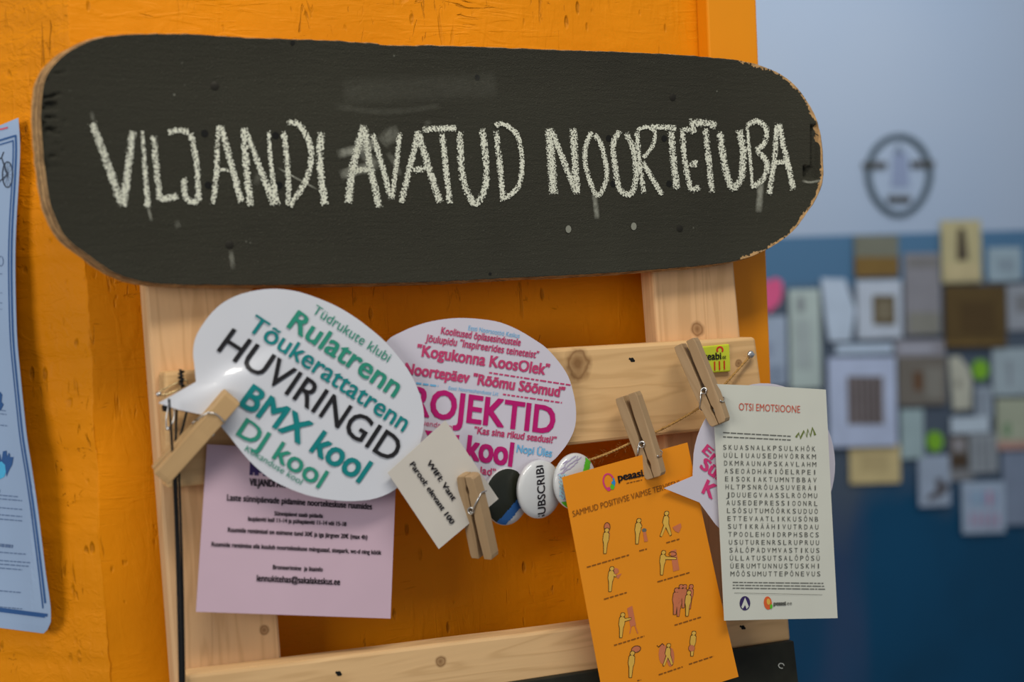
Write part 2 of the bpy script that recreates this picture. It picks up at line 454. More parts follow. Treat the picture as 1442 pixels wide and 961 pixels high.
# ------------------------------------------------------------------ timber display frame
Fp = P(620, 961, -.05)
frame = empty('display_frame', (Fp.x, -.05, Fp.z - .35), 'bare pine batten frame standing in front of the orange column', 'frame')
def board(name, quad, y0, y1, mat, parent, bev=.0025, wob=0.0):
    """quad: TL, TR, BR, BL of the front face"""
    q = [P(x, y, y1) for x, y in quad]
    n = 14; vs = []; fs = []
    hor = (q[1] - q[0]).length > (q[3] - q[0]).length
    for i in range(n + 1):
        t = i / n
        a, c = (q[0].lerp(q[1], t), q[3].lerp(q[2], t)) if hor else (q[0].lerp(q[3], t), q[1].lerp(q[2], t))
        a = a + Vector((0, 0, wob * noise.noise(Vector((t * 5, q[0].x, 1))))) if hor else a
        vs += [a, c, Vector((c.x, y0, c.z)), Vector((a.x, y0, a.z))]
    for i in range(n):
        for k in range(4): fs.append((4 * i + k, 4 * i + (k + 1) % 4, 4 * i + 4 + (k + 1) % 4, 4 * i + 4 + k))
    fs += [(0, 1, 2, 3), (4 * n + 3, 4 * n + 2, 4 * n + 1, 4 * n)]
    o = mk(name, vs, fs, mat, parent)
    bm = bmesh.new(); bm.from_mesh(o.data); bmesh.ops.recalc_face_normals(bm, faces=bm.faces); bm.to_mesh(o.data); bm.free()
    m = o.modifiers.new('bevel', 'BEVEL'); m.width = bev; m.segments = 2; m.limit_method = 'ANGLE'; m.angle_limit = R(40)
    return o
fo = root_of(frame)
def rel(px, py, y, r_): p = P(px, py, y) - fo; return (p.x, p.z, r_)
post_mat = pine('pine_post', 'z', (.72, .44, .215), [rel(982, 464, -.05, .009), rel(372, 888, -.05, .005)])
bar_mat = pine('pine_crossbar', 'x', (.72, .45, .20), [rel(814, 514, -.074, .017), rel(1040, 512, -.074, .005)])
rail_mat = pine('pine_rail', 'x', (.74, .47, .22), [rel(620, 932, -.074, .006)])
YP0, YP1 = -.026, -.050
board('post', [(186, 160), (338, 160), (403, 1010), (250, 1010)], YP0, YP1, post_mat, frame)
board('post', [(905, 200), (1018, 200), (1092, 1010), (966, 1010)], YP0, YP1, post_mat, frame)
YC = -.074
board('crossbar', [(231, 524), (1064, 475), (1080, 598), (236, 689)], YP1, YC, bar_mat, frame, .003, .001)
board('bottom_rail', [(262, 951), (1109, 846), (1114, 903), (266, 1035)], YP1, YC, rail_mat, frame, .003, .0015)
M['panel'] = plain('black_chalk_panel', lin((38, 38, 28)), .75, var=.25, sc=50)
pn = board('chalk_panel', [(420, 1009), (1118, 903), (1138, 1080), (430, 1190)], YC - .0002, YC - .008, M['panel'], frame, .001)
pn['label'] = 'black painted panel under the bottom rail'
b = MB(); line(b, ell(1100, 938, 4, 3.4, 12, .4, 40, 330), 1.2, YC - .008); b.make('chalk_mark', M['sheet_paper'], pn)
def disc(mb, px, py, y, r_, h, n=14, m=0, dome=0):
    c = P(px, py, y); vs = []; 
    for rr, hh in ((r_, 0), (r_, h), (r_ * .6, h + dome)):
        for k in range(n): a = 2 * math.pi * k / n; vs.append((c.x + rr * math.cos(a), c.y - hh, c.z + rr * math.sin(a)))
    vs.append((c.x, c.y - h - dome * 1.2, c.z)); fs = []
    for g in range(2):
        for k in range(n): fs.append((g * n + k, g * n + (k + 1) % n, (g + 1) * n + (k + 1) % n, (g + 1) * n + k))
    for k in range(n): fs.append((2 * n + k, 2 * n + (k + 1) % n, 3 * n))
    mb.add(vs, fs, m)
for px, py, y in ((890, 507, YC), (477, 949, YC), (1046, 884, YC)):
    b = MB(); disc(b, px, py, y, .0021, .0003, 9); disc(b, px - 3.2, py - 1.4, y, .0011, .0002, 7); disc(b, px + 2.6, py + 1.4, y, .0012, .0002, 7)
    b.make('screw_hole', M['black_hole'], frame)

# ------------------------------------------------------------------ skateboard deck sign
TOP = [(57, 165), (58.5, 140), (62, 117), (70, 99), (82, 85), (100, 71), (132, 56), (166, 50), (200, 48.3), (250, 48), (300, 50), (350, 53.5), (400, 55), (470, 57.5), (530, 61.5),
       (600, 64), (680, 66.5), (780, 70.5), (860, 73), (940, 76.5), (1000, 81), (1046, 86), (1078, 95), (1103, 107), (1122, 123), (1138, 145), (1148, 164), (1154, 184), (1157, 204), (1158.5, 225), (1159, 245)]
BOT = [(57, 165), (58.5, 190), (62, 228), (69, 280), (77, 304), (88, 328), (104, 345), (121, 357), (145, 374.5), (170, 388), (205, 397.5), (250, 401), (300, 401.5), (400, 401.5), (600, 397.5), (700, 392.5), (860, 384.5),
       (1000, 373), (1045, 365), (1072, 355), (1097, 341), (1118, 324), (1134, 303), (1146, 285), (1154, 268), (1158, 255), (1159, 245)]
def interp(T, x):
    for (x0, y0), (x1, y1) in zip(T, T[1:]):
        if x <= x1: return y0 + (y1 - y0) * (x - x0) / (x1 - x0 + 1e-9)
    return T[-1][1]
TOPS = [tuple(p) for p in catmull(TOP, 5)]; BOTS = [tuple(p) for p in catmull(BOT, 5)]
YD = -.0668
dl = P(57, 165, YD).x; dr = P(1159, 245, YD).x; dm = P(600, 228, YD).z
HALF = (P(600, 64, YD).z - P(600, 398, YD).z) / 2
print('deck length', dr - dl, 'width', 2 * HALF)
def deck_y(u, v):
    y = YD
    a = dl + .15 - u
    if a > 0: y -= 1.35 * a * a
    a = u - (dr - .13)
    if a > 0: y -= 2.2 * a * a
    a = u - (dr - .055)
    if a > 0: y -= 5.5 * a * a
    e_ = abs(v - dm) / HALF
    if e_ > .55: y -= .004 * (e_ - .55) ** 2 / .2
    return y
deck = empty('skateboard_deck', (P(600, 228, -.05).x, -.052, P(600, 400, -.05).z), 'old skateboard deck with chalk-written words on its dark grip, hung across the frame top', 'sign')
def gouge(px, py):
    g = 0
    if 1141 < px < 1153 and 176 < py < 252: g = .0045 * min(1, (px - 1141) / 2.5, (1153 - px) / 1.5)
    if 1131 < px < 1150 and 234 < py < 250: g = max(g, .006)
    if px < 95 and 95 < py < 270:
        q = noise.noise(Vector((px * .035, py * .20, 2)))
        if q > .18: g = max(g, .0028 * min(1, (q - .18) * 5) * max(0, min(1, (95 - px) / 20)))
    return g
NC, NR = 420, 110
worn = []; _OUT = [p for p in TOPS + BOTS if p[0] > 1030]
vs = []; X0, X1 = TOP[0][0], TOP[-1][0]
for i in range(NC + 1):
    t = i / NC; s = .5 - .5 * math.cos(math.pi * t); s = .55 * s + .45 * t
    if i in (0, NC): s = t
    px = X0 + (X1 - X0) * s
    if i == 0: px += .05
    if i == NC: px -= .05
    a, c = interp(TOPS, px), interp(BOTS, px)
    a += .9 * noise.noise(Vector((px * .07, 0, 0))) + .5 * noise.noise(Vector((px * .4, 1, 0)))
    c += .8 * noise.noise(Vector((px * .06, 5, 0))) + .5 * noise.noise(Vector((px * .33, 6, 0)))
    if 535 < px < 590: a += 1.6
    worn.append([])
    for j in range(NR + 1):
        r_ = j / NR; py = a + (c - a) * (.5 - .5 * math.cos(math.pi * r_)) * .5 + (c - a) * r_ * .5
        p = PS(px, py, deck_y); p.y += gouge(px, py); vs.append(p)
        wn = 0
        if px > 1040:
            dd = min(math.hypot(q[0] - px, q[1] - py) for q in _OUT)
            lim = 3.6 + 3.0 * noise.noise(Vector((px * .09, py * .09, 8))) + 2.0 * noise.noise(Vector((px * .35, py * .35, 3)))
            if py < 150: lim *= .75
            wn = 1 if dd < lim else 0
        worn[-1].append(wn)
TH = .0140; nu, nv = NC + 1, NR + 1
def nrm(i, j):
    a, b_ = vs[min(i + 3, NC) * nv + j], vs[max(i - 3, 0) * nv + j]; c, d = vs[i * nv + min(j + 3, NR)], vs[i * nv + max(j - 3, 0)]
    t1 = Vector((a.x - b_.x, deck_y(a.x, a.z) - deck_y(b_.x, b_.z), a.z - b_.z)); t2 = Vector((c.x - d.x, deck_y(c.x, c.z) - deck_y(d.x, d.z), c.z - d.z))
    if t2.length < 1e-6: t2 = Vector((0, 0, -1))
    if t1.length < 1e-6: t1 = Vector((1, 0, 0))
    n = t1.cross(t2).normalized(); return n if n.y > 0 else -n
faces = []; mi = []
for i in range(NC):
    for j in range(NR):
        a = i * nv + j; faces.append((a, a + 1, a + nv + 1, a + nv)); mi.append(worn[i][j])
N0 = len(vs); allv = list(vs)
# rim loop, plies
loop = [(i, 0) for i in range(NC + 1)] + [(NC, j) for j in range(1, NR + 1)] + [(i, NR) for i in range(NC - 1, -1, -1)] + [(0, j) for j in range(NR - 1, 0, -1)]
rn = [nrm(i, j) for i, j in loop]
sm = []
for k in range(len(rn)):
    q = Vector()
    for d in range(-6, 7): q += rn[(k + d) % len(rn)]
    sm.append(q.normalized())
prev = [i * nv + j for i, j in loop]; PL = 7
for layer in range(1, PL + 1):
    cur = []
    for k, (i, j) in enumerate(loop):
        p = vs[i * nv + j]
        bulge = .0004 * math.sin(math.pi * layer / PL)
        out = Vector((p.x - (dl + dr) / 2, 0, (p.z - dm) * 3)).normalized()
        q = p + sm[k] * TH * layer / PL + out * (bulge + .0006 * noise.noise(Vector((p.x * 90, layer * 3.1, p.z * 90))))
        allv.append(q); cur.append(len(allv) - 1)
    for k in range(len(loop)):
        k2 = (k + 1) % len(loop); faces.append((prev[k], prev[k2], cur[k2], cur[k])); mi.append(1 + (layer % 3 == 2))
    prev = cur
# back face: grid of offset points stitched to the last ring
base = len(allv)
for i in range(NC + 1):
    for j in range(NR + 1):
        p = vs[i * nv + j]; allv.append(Vector((p.x, deck_y(p.x, p.z) + TH, p.z)))
# stitch via replacing the rim vertices by the last ring
mapb = {}
for k, (i, j) in enumerate(loop): mapb[i * nv + j] = prev[k]
for i in range(NC):
    for j in range(NR):
        f = (i * nv + j, i * nv + nv + j, i * nv + nv + j + 1, i * nv + j + 1)
        faces.append(tuple(mapb.get(q, base + q) for q in f)); mi.append(1)
dk = mk('board', allv, faces, [M['deck'], M['ply_light'], M['ply_dark']], deck, smooth=False, mi=mi)
bm = bmesh.new(); bm.from_mesh(dk.data); bmesh.ops.recalc_face_normals(bm, faces=bm.faces)
for v_ in [v_ for v_ in bm.verts if not v_.link_faces]: bm.verts.remove(v_)
for f in bm.faces: f.smooth = f.material_index == 0
bm.to_mesh(dk.data); bm.free()

# chalk words
def stroke(acc, pts, w0, w1=None, soft=False, lift=.0006, peak=1.0):
    w1 = w0 if w1 is None else w1
    pts = catmull(pts, 10) if len(pts) > 2 else [Vector(p) for p in pts]
    pts = densify(pts, 1.5, False); N = len(pts); vs_, fs_, cov = acc; b0 = len(vs_)
    cs = (-1, -.72, -.3, .3, .72, 1)
    for i, p in enumerate(pts):
        a, b_ = pts[max(0, i - 2)], pts[min(N - 1, i + 2)]; t = (b_ - a).normalized(); nn = Vector((-t.y, t.x))
        f = i / max(1, N - 1); w_ = (w0 + (w1 - w0) * f) * (1.12 + .18 * noise.noise(Vector((p.x * .2, p.y * .2, 0))))
        end = min(1, min(i, N - 1 - i) * 1.5 / (9 if soft else 2.5) + .15)
        for c in cs:
            q = PS(p.x + nn.x * c * w_ / 2, p.y + nn.y * c * w_ / 2, deck_y)
            vs_.append((q.x, q.y - lift, q.z))
            e_ = 1 - abs(c); cov.append(peak * end * (min(1, e_ * 2.2) if not soft else e_ ** .8))
        if i:
            for k in range(5): fs_.append((b0 + (i - 1) * 6 + k, b0 + (i - 1) * 6 + k + 1, b0 + i * 6 + k + 1, b0 + i * 6 + k))
def chalk(name, strokes, mat, parent, soft=False, lift=.0006):
    acc = ([], [], [])
    for s in strokes:
        w = s[0] if isinstance(s[0], tuple) else (s[0], s[0]); stroke(acc, s[1], w[0], w[1], soft, lift, s[2] if len(s) > 2 else 1)
        lift += .00003
    o = mk(name, acc[0], acc[1], mat, parent)
    at = o.data.attributes.new('cover', 'FLOAT', 'POINT'); at.data.foreach_set('value', acc[2])
    return o
WORDS = [
 [(11, [(129.5, 173), (150, 228), (172, 291)]), (11, [(187, 184), (180, 238), (173.5, 291)]), ((5, 10), [(199.8, 184.5), (204, 240), (208, 293)]),
  (9, [(216, 191), (220, 238), (225, 284)]), (10, [(224, 281), (238, 279), (251, 276)]), (9, [(236, 187), (251, 184), (266, 186)]), (9, [(268, 188), (276, 225), (278, 255), (279.5, 285)]),
  (9, [(279, 286), (262, 279), (258.5, 250)]),
  (8, [(309, 176), (305.6, 203), (304.8, 238), (299.5, 288)]), (9, [(311, 178), (322.5, 221), (340, 286)]), (5, [(308, 239), (322, 240)]),
  (10, [(342.8, 180), (346.3, 235), (352.5, 291)]), ((7, 11), [(347, 185), (365, 235), (386, 289)]), ((5, 9), [(378, 184), (381, 230), (389.7, 290)]),
  (8.5, [(398.5, 185), (404, 230), (406.5, 291)]), (9, [(403, 173), (419, 175), (434, 198), (437.4, 226), (428.6, 258), (407, 291)]),
  (10.5, [(451.6, 185), (450, 230), (457, 290)])],
 [(11, [(512, 176), (497, 234), (490, 287)]), (10, [(513, 180), (520, 230), (534, 293)]), (8, [(494, 242), (520, 238)]),
  (8.5, [(524, 188), (538, 235), (550, 281)]), (7.5, [(562.5, 186), (558, 230), (551.5, 281)]),
  (9, [(588.7, 184), (577, 235), (564.5, 286)]), (10, [(588.7, 188), (603, 235), (619, 286)]), (9, [(580.6, 240.5), (603, 236.5)]),
  (9, [(594.7, 183), (620, 181), (643, 181)]), (8.5, [(622, 186), (627, 236), (633, 287)]),
  (9.5, [(647, 185), (651, 250), (668, 287), (683, 262), (683, 220), (678, 181)]),
  (8.5, [(698, 184), (703, 230), (708, 284)]), (7.5, [(697, 178), (707, 175), (727.5, 190), (734.5, 226), (729.5, 262), (709, 281)])],
 [(12, [(773, 180), (776, 227), (779, 274)]), (8.5, [(775.6, 183), (794, 229), (812, 273)]), (10.5, [(806.6, 180), (809, 227), (812, 274)]),
  (7.5, [(833, 185), (824, 208), (825, 238), (840, 275), (852.5, 256), (853.5, 235), (845.5, 203), (836.6, 189)]),
  (8.5, [(872, 184), (863, 203), (865, 230), (872, 266), (888, 273), (895, 247), (891.5, 212), (881, 187)]),
  (7.5, [(896, 184), (900, 230), (906.5, 273)]), (6, [(896, 184), (909, 179), (921.5, 186), (918, 206), (904, 224)]), (7.5, [(904, 228), (917, 250), (932, 275)]),
  (8, [(914, 180), (930, 179), (952, 181)]), (9.5, [(944, 185), (948, 230), (953, 268)]),
  (8, [(960, 181), (964, 230), (973, 270)]), (8, [(960, 184), (970, 183), (977, 187)]), (9, [(969.5, 232), (983, 230)]), (9, [(973, 269), (985, 263)]),
  (11, [(969.5, 173), (994, 174), (1008, 178)]), (8, [(974, 174), (978, 188)]), (8.5, [(992.5, 180), (997, 226), (1002, 272)]),
  (10, [(1013, 185), (1019, 230), (1029.6, 264), (1043, 249), (1045.5, 212), (1040, 183)]),
  (5, [(1051, 176), (1055, 220), (1059, 263)]), (8, [(1051, 177), (1065, 171), (1078, 182), (1075, 203), (1062, 212)]), (8, [(1065, 212), (1079, 230), (1073.8, 252), (1056, 265)]),
  (8, [(1093, 173), (1089.8, 221), (1081.8, 275)]), (8.5, [(1095, 173), (1106, 221), (1116, 268)]), (7, [(1088, 230), (1107, 228)])]]
for k, w_ in enumerate(WORDS): chalk('chalk_word', w_, M['chalk'], dk, lift=.0006)
SM = [(14, [(474, 218), (500, 211), (533, 201)], .9), (15, [(478, 248), (500, 240), (528, 236)], .9), (22, [(536, 202), (548, 192), (562, 186)], .5), (16, [(505, 210), (520, 225), (534, 236)], .5),
      (8, [(836, 273), (838, 290), (840, 309)], .9), (10, [(1070, 254), (1069, 275), (1067, 300)], .9), (5, [(208, 292), (210, 300), (213, 312)], .8),
      (3, [(391, 237), (420, 253), (446, 267)], 1), (9, [(248, 311), (251, 322)], .6), (8, [(324, 352), (328, 380)], .5), (9, [(545, 215), (556, 232), (562, 248)], .4),
      (12, [(360, 262), (366, 240)], .25), (8, [(596, 176), (606, 171)], .4), (6, [(128, 157), (131, 172)], .5), (10, [(470, 150), (540, 158), (620, 150)], .10), (40, [(480, 130), (700, 120)], .08),
      (4, [(1128, 255), (1140, 257), (1156, 254)], 1)]
for k, s_ in enumerate(SM): chalk('chalk_smudge', [s_], M['smudge'], dk, True, lift=.0012 + k * .00003)
for px, py, r_ in ((800, 323, 4), (892, 319, 4)):
    b = MB(); poly(b, ell(px, py, r_, r_ + 1.5, 10), deck_y, lift=.0007); b.make('chalk_dot', M['dusty_dot'], dk)
M['dusty_rim'] = plain('dusty_rim', lin((74, 72, 60)), .9)
def on_deck_disc(name, px, py, r0, mats, rim=True, dome=0):
    p = PS(px, py, deck_y); mb = MB(); n = 16
    c = Vector((p.x, p.y - .0004, p.z)); vs_ = [c - Vector((0, dome, 0))] + [c + Vector((r0 * math.cos(2 * math.pi * k / n), 0, r0 * math.sin(2 * math.pi * k / n))) for k in range(n)]
    mb.add(vs_, [(0, k + 1, (k + 1) % n + 1) for k in range(n)], 0)
    if rim: mb.tube([c + Vector((math.cos(2 * math.pi * k / n), .4, math.sin(2 * math.pi * k / n))) * r0 * 1.10 for k in range(n)], .0007, 6, 1, True)
    return mb.make(name, mats, dk, smooth=True)
for px, py in ((288, 188), (388, 191), (293, 261), (393, 261), (857, 195), (935, 195), (863, 259), (942, 259), (510, 218)):
    on_deck_disc('bolt_hole', px, py, .0030 if px != 510 else .0022, [M['black_hole'], M['deck']])
for px, py in ((302, 121), (323, 345), (947, 137), (957, 322)):
    s_ = on_deck_disc('screw', px, py, .0034, [M['dark_metal'], M['dusty_rim']], True, .0009)
for px, py, rr in ((412, 60, .0018), (672, 109, .0024), (690, 386, .0015)):
    on_deck_disc('nick', px, py, rr, [M['black_hole'], M['deck']], False)

# ------------------------------------------------------------------ paper things
def paper(name, label, cat, outline, yf, mat, centre, group=None, **kw):
    c = PS(*centre, yf); o = empty(name, (c.x, c.y + .0005, c.z), label, cat, group)
    s = sheet(name, outline, yf, mat, o, centre, **kw)
    return o, s
def letters(mb, mats, parent, name='lettering'):
    mk_ = [(0, 0)] + [m for m in mb.marks] + [(len(mb.v), len(mb.f))]
    for (v0, f0), (v1, f1) in zip(mk_, mk_[1:]):
        if f1 <= f0: continue
        mi_ = mb.m[f0:f1]; ms = mats if isinstance(mats, (list, tuple)) else [mats]
        mk(name, mb.v[v0:v1], [tuple(i - v0 for i in f) for f in mb.f[f0:f1]], ms, parent, mi=mi_)

# pink birthday notice
yn = bend(420, 760, YC - .0055, su=-.02, kv=-.10)
o, s = paper('notice', 'pale pink paper notice about children\'s birthdays, half under the white speech bubble', 'notice',
             [(291.6, 626), (562, 641), (557, 689), (550, 871.6), (276, 862)], yn, M['pink_paper'], (420, 750))
b = MB()
text(b, 'VILJANDI AVATUD', (351, 684), (423, 688.5), (351.4, 674), yn, bold=.03)
text(b, 'Laste sünnipäevade pidamine noortekeskuse ruumides', (319.5, 705), (523, 718), (319.8, 696.5), yn, bold=.020)
text(b, 'Sünnipäevi saab pidada', (386, 726.2), (454, 729.8), (386.2, 720.4), yn, bold=.020)
text(b, 'laupäeviti kell 11-14 ja pühapäeviti 11-14 või 15-18', (349, 733.6), (487, 741.4), (349.2, 727.6), yn, bold=.020)
text(b, 'Ruumide rentimisel on esimene tund 30€ ja iga järgnev 20€ (max 4h)', (320.6, 749.3), (516.7, 760), (320.8, 743), yn, bold=.020)
text(b, 'Ruumide rentimise alla kuulub noortekeskuse mängusaal, sisepark, wc-d ning köök', (297.6, 769.6), (536.4, 781.5), (297.8, 763.4), yn, bold=.020)
text(b, 'Broneerimine  ja lisainfo', (384, 801.8), (454, 805.3), (384.2, 795.8), yn, bold=.020)
text(b, 'lennukitehas@sakalakeskus.ee', (361.4, 818.8), (478.3, 824.2), (361.6, 810), yn, bold=.020)
letters(b, M['print_black'], s)
b = MB(); poly(b, [(352, 646), (400, 648), (400, 672), (394, 672), (394, 668), (388, 667.6), (388, 671.6), (382, 671.3), (382, 667.3), (376, 667), (376, 671), (370, 670.6), (370, 666.6), (364, 666.2), (364, 670.2), (358, 669.8), (358, 665.8), (356, 665.6), (356, 669.6), (351, 669.4)], yn)
b.make('logo', M['purple'], s)

# speech bubble with magenta projects text
yj = bend(680, 560, YC - .0085, ku=-.12, kv=-.05)
jo = [tuple(p) for p in catmull([(544, 482), (567, 467), (592, 457), (617, 451), (647, 448), (680, 450), (705, 454.5), (730, 465), (755, 480), (770, 491), (787, 510), (800, 530), (807, 552), (811, 575), (810, 600),
      (802, 620), (790, 637), (775, 652), (740, 673), (700, 684), (655, 684), (615, 668), (580, 640), (552, 600), (539, 560), (536, 515)], 3, True)]
o, s = paper('speech_bubble', 'pinkish white paper speech bubble with magenta words about projects', 'sign', jo, yj, M['lam_pinkwhite'], (675, 565))
b = MB(); K = dict(m=0)
text(b, 'Koolitused õpilasesindustele', (620.4, 470.5), (732, 487.4), (622, 460.8), yj, bold=.02)
text(b, 'Jõulupidu "Inspireerides teineteist"', (598.6, 481), (757, 505), (600.5, 471), yj, bold=.02)
text(b, '"Kogukonna KoosOlek"', (586, 501), (771.5, 528.6), (588.5, 485.5), yj, bold=.03)
text(b, 'Noortepäev "Rõõmu Sõõmud"', (569, 526), (793, 560), (571.5, 511.5), yj, bold=.035)
text(b, '"Kas sina rikud seadusi?"', (667, 610.5), (782, 625), (668.5, 601), yj, bold=.025)
text(b, 'uendamine', (594, 599), (641, 606), (595, 592), yj, bold=.0)
text(b, 'lad"', (676, 667.5), (697, 671), (677, 657.5), yj, bold=.02)
dashes(b, (688.5, 525), (803, 542.6), 2.2, yj, 1, seed=3); dashes(b, (708, 555.5), (791, 567.5), 2.2, yj, 1, seed=4)
letters(b, [M['rose'], M['rose']], s)
b = MB()
text(b, 'PROJEKTID', (552, 580.5), (778.5, 611.5), (556, 541), yj, bold=.026)
text(b, 'kool', (656.5, 646.5), (719.5, 656.8), (660, 614), yj, bold=.035)
poly(b, [(598, 606), (609, 607.5), (602, 614)], yj); poly(b, [(636, 613), (647, 613), (645, 624), (642, 621)], yj)
letters(b, M['magenta'], s)
b = MB()
text(b, 'Eesti Noorsootöö Keskus', (659, 465), (731, 476.5), (660, 458.5), yj)
text(b, 'Nopi Üles', (727, 637), (776, 644), (728.5, 626.5), yj, bold=.02)
text(b, 'Eesti Noorteühenduste Liit', (631, 549), (701, 557.5), (632, 544), yj)
dashes(b, (577, 538.5), (617, 544), 2.5, yj, 0, seed=5)
letters(b, M['sky'], s)

# white speech bubble HUVIRINGID
_yh = bend(430, 555, YC - .022, ku=.05, kv=-.12, kuv=.10)
_ca, _cb = P(282, 549, YC - .02), P(366, 506, YC - .02); _cd = (_cb - _ca); _cl = _cd.length; _cd.normalize()
def yh(u, v):     # a soft crease where the tail joins the bubble
    t = (u - _ca.x) * _cd.x + (v - _ca.z) * _cd.z; q = -(u - _ca.x) * _cd.z + (v - _ca.z) * _cd.x
    e_ = math.exp(-((t - _cl / 2) / (_cl * .75)) ** 2)
    return _yh(u, v) + .0075 * e_ / (1 + math.exp(-(q + .001 * math.sin(t * 170)) / .0030))
ho = [(223, 568), (276, 538)] + [tuple(p) for p in catmull([(273.5, 512), (272, 498), (275, 477), (287, 455), (307, 432), (332, 417), (362, 409), (390, 407), (420, 411), (450, 421), (475, 432), (500, 447), (525, 466), (543, 482),
      (562, 504), (577, 525), (589, 550), (596, 575), (597, 598), (593, 620), (586, 645), (573, 672), (556, 690), (530, 702), (500, 706), (468, 704.5), (432, 697.5), (400, 685), (377, 672), (350, 648), (324, 616), (304, 592)], 3)] + [(283, 584), (250, 577)]
o, s = paper('speech_bubble', 'glossy white paper speech bubble with teal and black slanted words about hobby groups', 'sign', ho, yh, M['lam_white'], (432, 555), rings=42)
LI = .0009
b = MB()
text(b, 'HUVIRINGID', (305, 493.6), (550, 652.5), (327.5, 462.5), yh, bold=.008, lift=LI)
letters(b, M['ink_black'], s)
b = MB()
text(b, 'Tõukerattatrenn', (346, 463.6), (566.5, 608.5), (360.5, 443.3), yh, bold=.012, lift=LI)
text(b, 'BMX kool', (336, 570), (505, 680), (356.5, 542), yh, bold=.03, xrep=.022, lift=LI)
letters(b, M['teal'], s)
b = MB()
text(b, 'Rulatrenn', (403.5, 460.5), (553.5, 560), (420, 437.4), yh, bold=.018, lift=LI)
text(b, 'DJ kool', (332, 612), (448, 688), (347, 589), yh, bold=.015, lift=LI)
text(b, 'Tüdrukute klubi', (438.5, 440), (545, 510.5), (445.5, 429), yh, lift=LI)
text(b, 'Kokanduse kool', (343.5, 634.5), (422.5, 683), (348, 627.5), yh, lift=LI)
letters(b, M['green_teal'], s)

# wifi note
yw = bend(622, 682, YC - .029, kuv=-.15, ku=-.25)
o, s = paper('wifi_note', 'cream square note with wifi password, pegged at an angle over both bubbles', 'note', [(627.4, 592.5), (702, 703), (618, 773.6), (546, 666)], yw, M['cream_paper'], (622, 683))
b = MB()
text(b, 'WIFI: Vant', (600, 652), (636.5, 706), (606.2, 647.6), yw, xrep=.030, lift=.0008)
text(b, 'Parool: elevant 100', (576.2, 654.4), (634, 739), (582.4, 650), yw, xrep=.030, lift=.0008)
letters(b, M['print_black'], s)

# badges
def badge(label, cx, cy, rpx, y0, yaw, draw):
    c = P(cx, cy, y0); Rr = rpx / FPX * (c - CAM).length * .995
    rt = empty('badge', c, label, 'badge', 'round button badges on the twine')
    mb = MB(); n = 40; ca, sa = math.cos(yaw), math.sin(yaw)
    prof = [(1.0, .006), (1.0, .003), (.985, .0012), (.95, -.0002), (.8, -.0018), (.5, -.0032), (.25, -.0038), (0.001, -.004)]
    def loc(rr, a, h):
        x, z = rr * Rr * math.cos(a), rr * Rr * math.sin(a); return c + Vector((x * ca - h * -sa, x * -sa * -1 + h * ca, z))
    vs_ = [loc(r_, 2 * math.pi * k / n, h) for r_, h in prof for k in range(n)]
    fs_ = [(g * n + k, g * n + (k + 1) % n, (g + 1) * n + (k + 1) % n, (g + 1) * n + k) for g in range(len(prof) - 1) for k in range(n)]
    mb.add(vs_, fs_); bd = mb.make('badge_face', M['badge_white'], rt, smooth=True)
    bk = MB(); bk.add([loc(.97, 2 * math.pi * k / n, .006) for k in range(n)], [tuple(range(n))]); bk.make('badge_back', M['steel'], rt)
    def surf(x, z, lift=.0003):
        r_ = math.hypot(x, z)
        h = -.004
        for (ra, ha), (rb, hb) in zip(prof, prof[1:]):
            if rb <= r_ <= ra: h = hb + (ha - hb) * (r_ - rb) / (ra - rb + 1e-9)
        p = loc(1e-9, 0, h - lift); return p + Vector((x * Rr * ca, x * Rr * sa, z * Rr))
    draw(bd, surf)

M['badge_white'] = plain('badge_white', (.66, .66, .64, 1), .22, coat=.6, var=.02)
def patch(surf, x0, z0, fn, m, parent, name, n=26, lift=.0003):
    mb = MB(); vs_ = []; idx = {}
    for i in range(n + 1):
        for j in range(n + 1):
            x, z = -1 + 2 * i / n, -1 + 2 * j / n
            r_ = math.hypot(x, z)
            if r_ > 1e-6:
                q = max(abs(x), abs(z)) / r_; x, z = x * q * .96, z * q * .96
            idx[i, j] = (x, z, len(vs_)); vs_.append(surf(x, z, lift))
    fs_ = []
    for i in range(n):
        for j in range(n):
            q = [idx[a] for a in ((i, j), (i + 1, j), (i + 1, j + 1), (i, j + 1))]
            cx = sum(t[0] for t in q) / 4; cz = sum(t[1] for t in q) / 4
            if fn(cx, cz): fs_.append(tuple(t[2] for t in q))
    mb.add(vs_, fs_); return mb.make(name, m, parent, smooth=True)
def d1(bd, surf):
    patch(surf, 0, 0, lambda x, z: z > -.55 + .75 * x + .12, M['badge_black'], bd, 'black_print', 40)
    patch(surf, 0, 0, lambda x, z: -.85 + .75 * x < z <= -.55 + .75 * x + .12 and x * x + z * z < .88, M['navy'], bd, 'blue_print', 40)
def strokes_on(surf, lines, wid, m, parent, name, lift=.0005):
    mb = MB()
    for L_ in lines:
        pts = [Vector(p) for p in L_]; q = []
        for i, p in enumerate(pts):
            t = (pts[min(i + 1, len(pts) - 1)] - pts[max(i - 1, 0)]).normalized(); nn = Vector((-t.y, t.x)) * wid / 2
            q += [surf(p.x - nn.x, p.y - nn.y, lift), surf(p.x + nn.x, p.y + nn.y, lift)]
        mb.add(q, [(2 * i, 2 * i + 1, 2 * i + 3, 2 * i + 2) for i in range(len(pts) - 1)])
    return mb.make(name, m, parent)
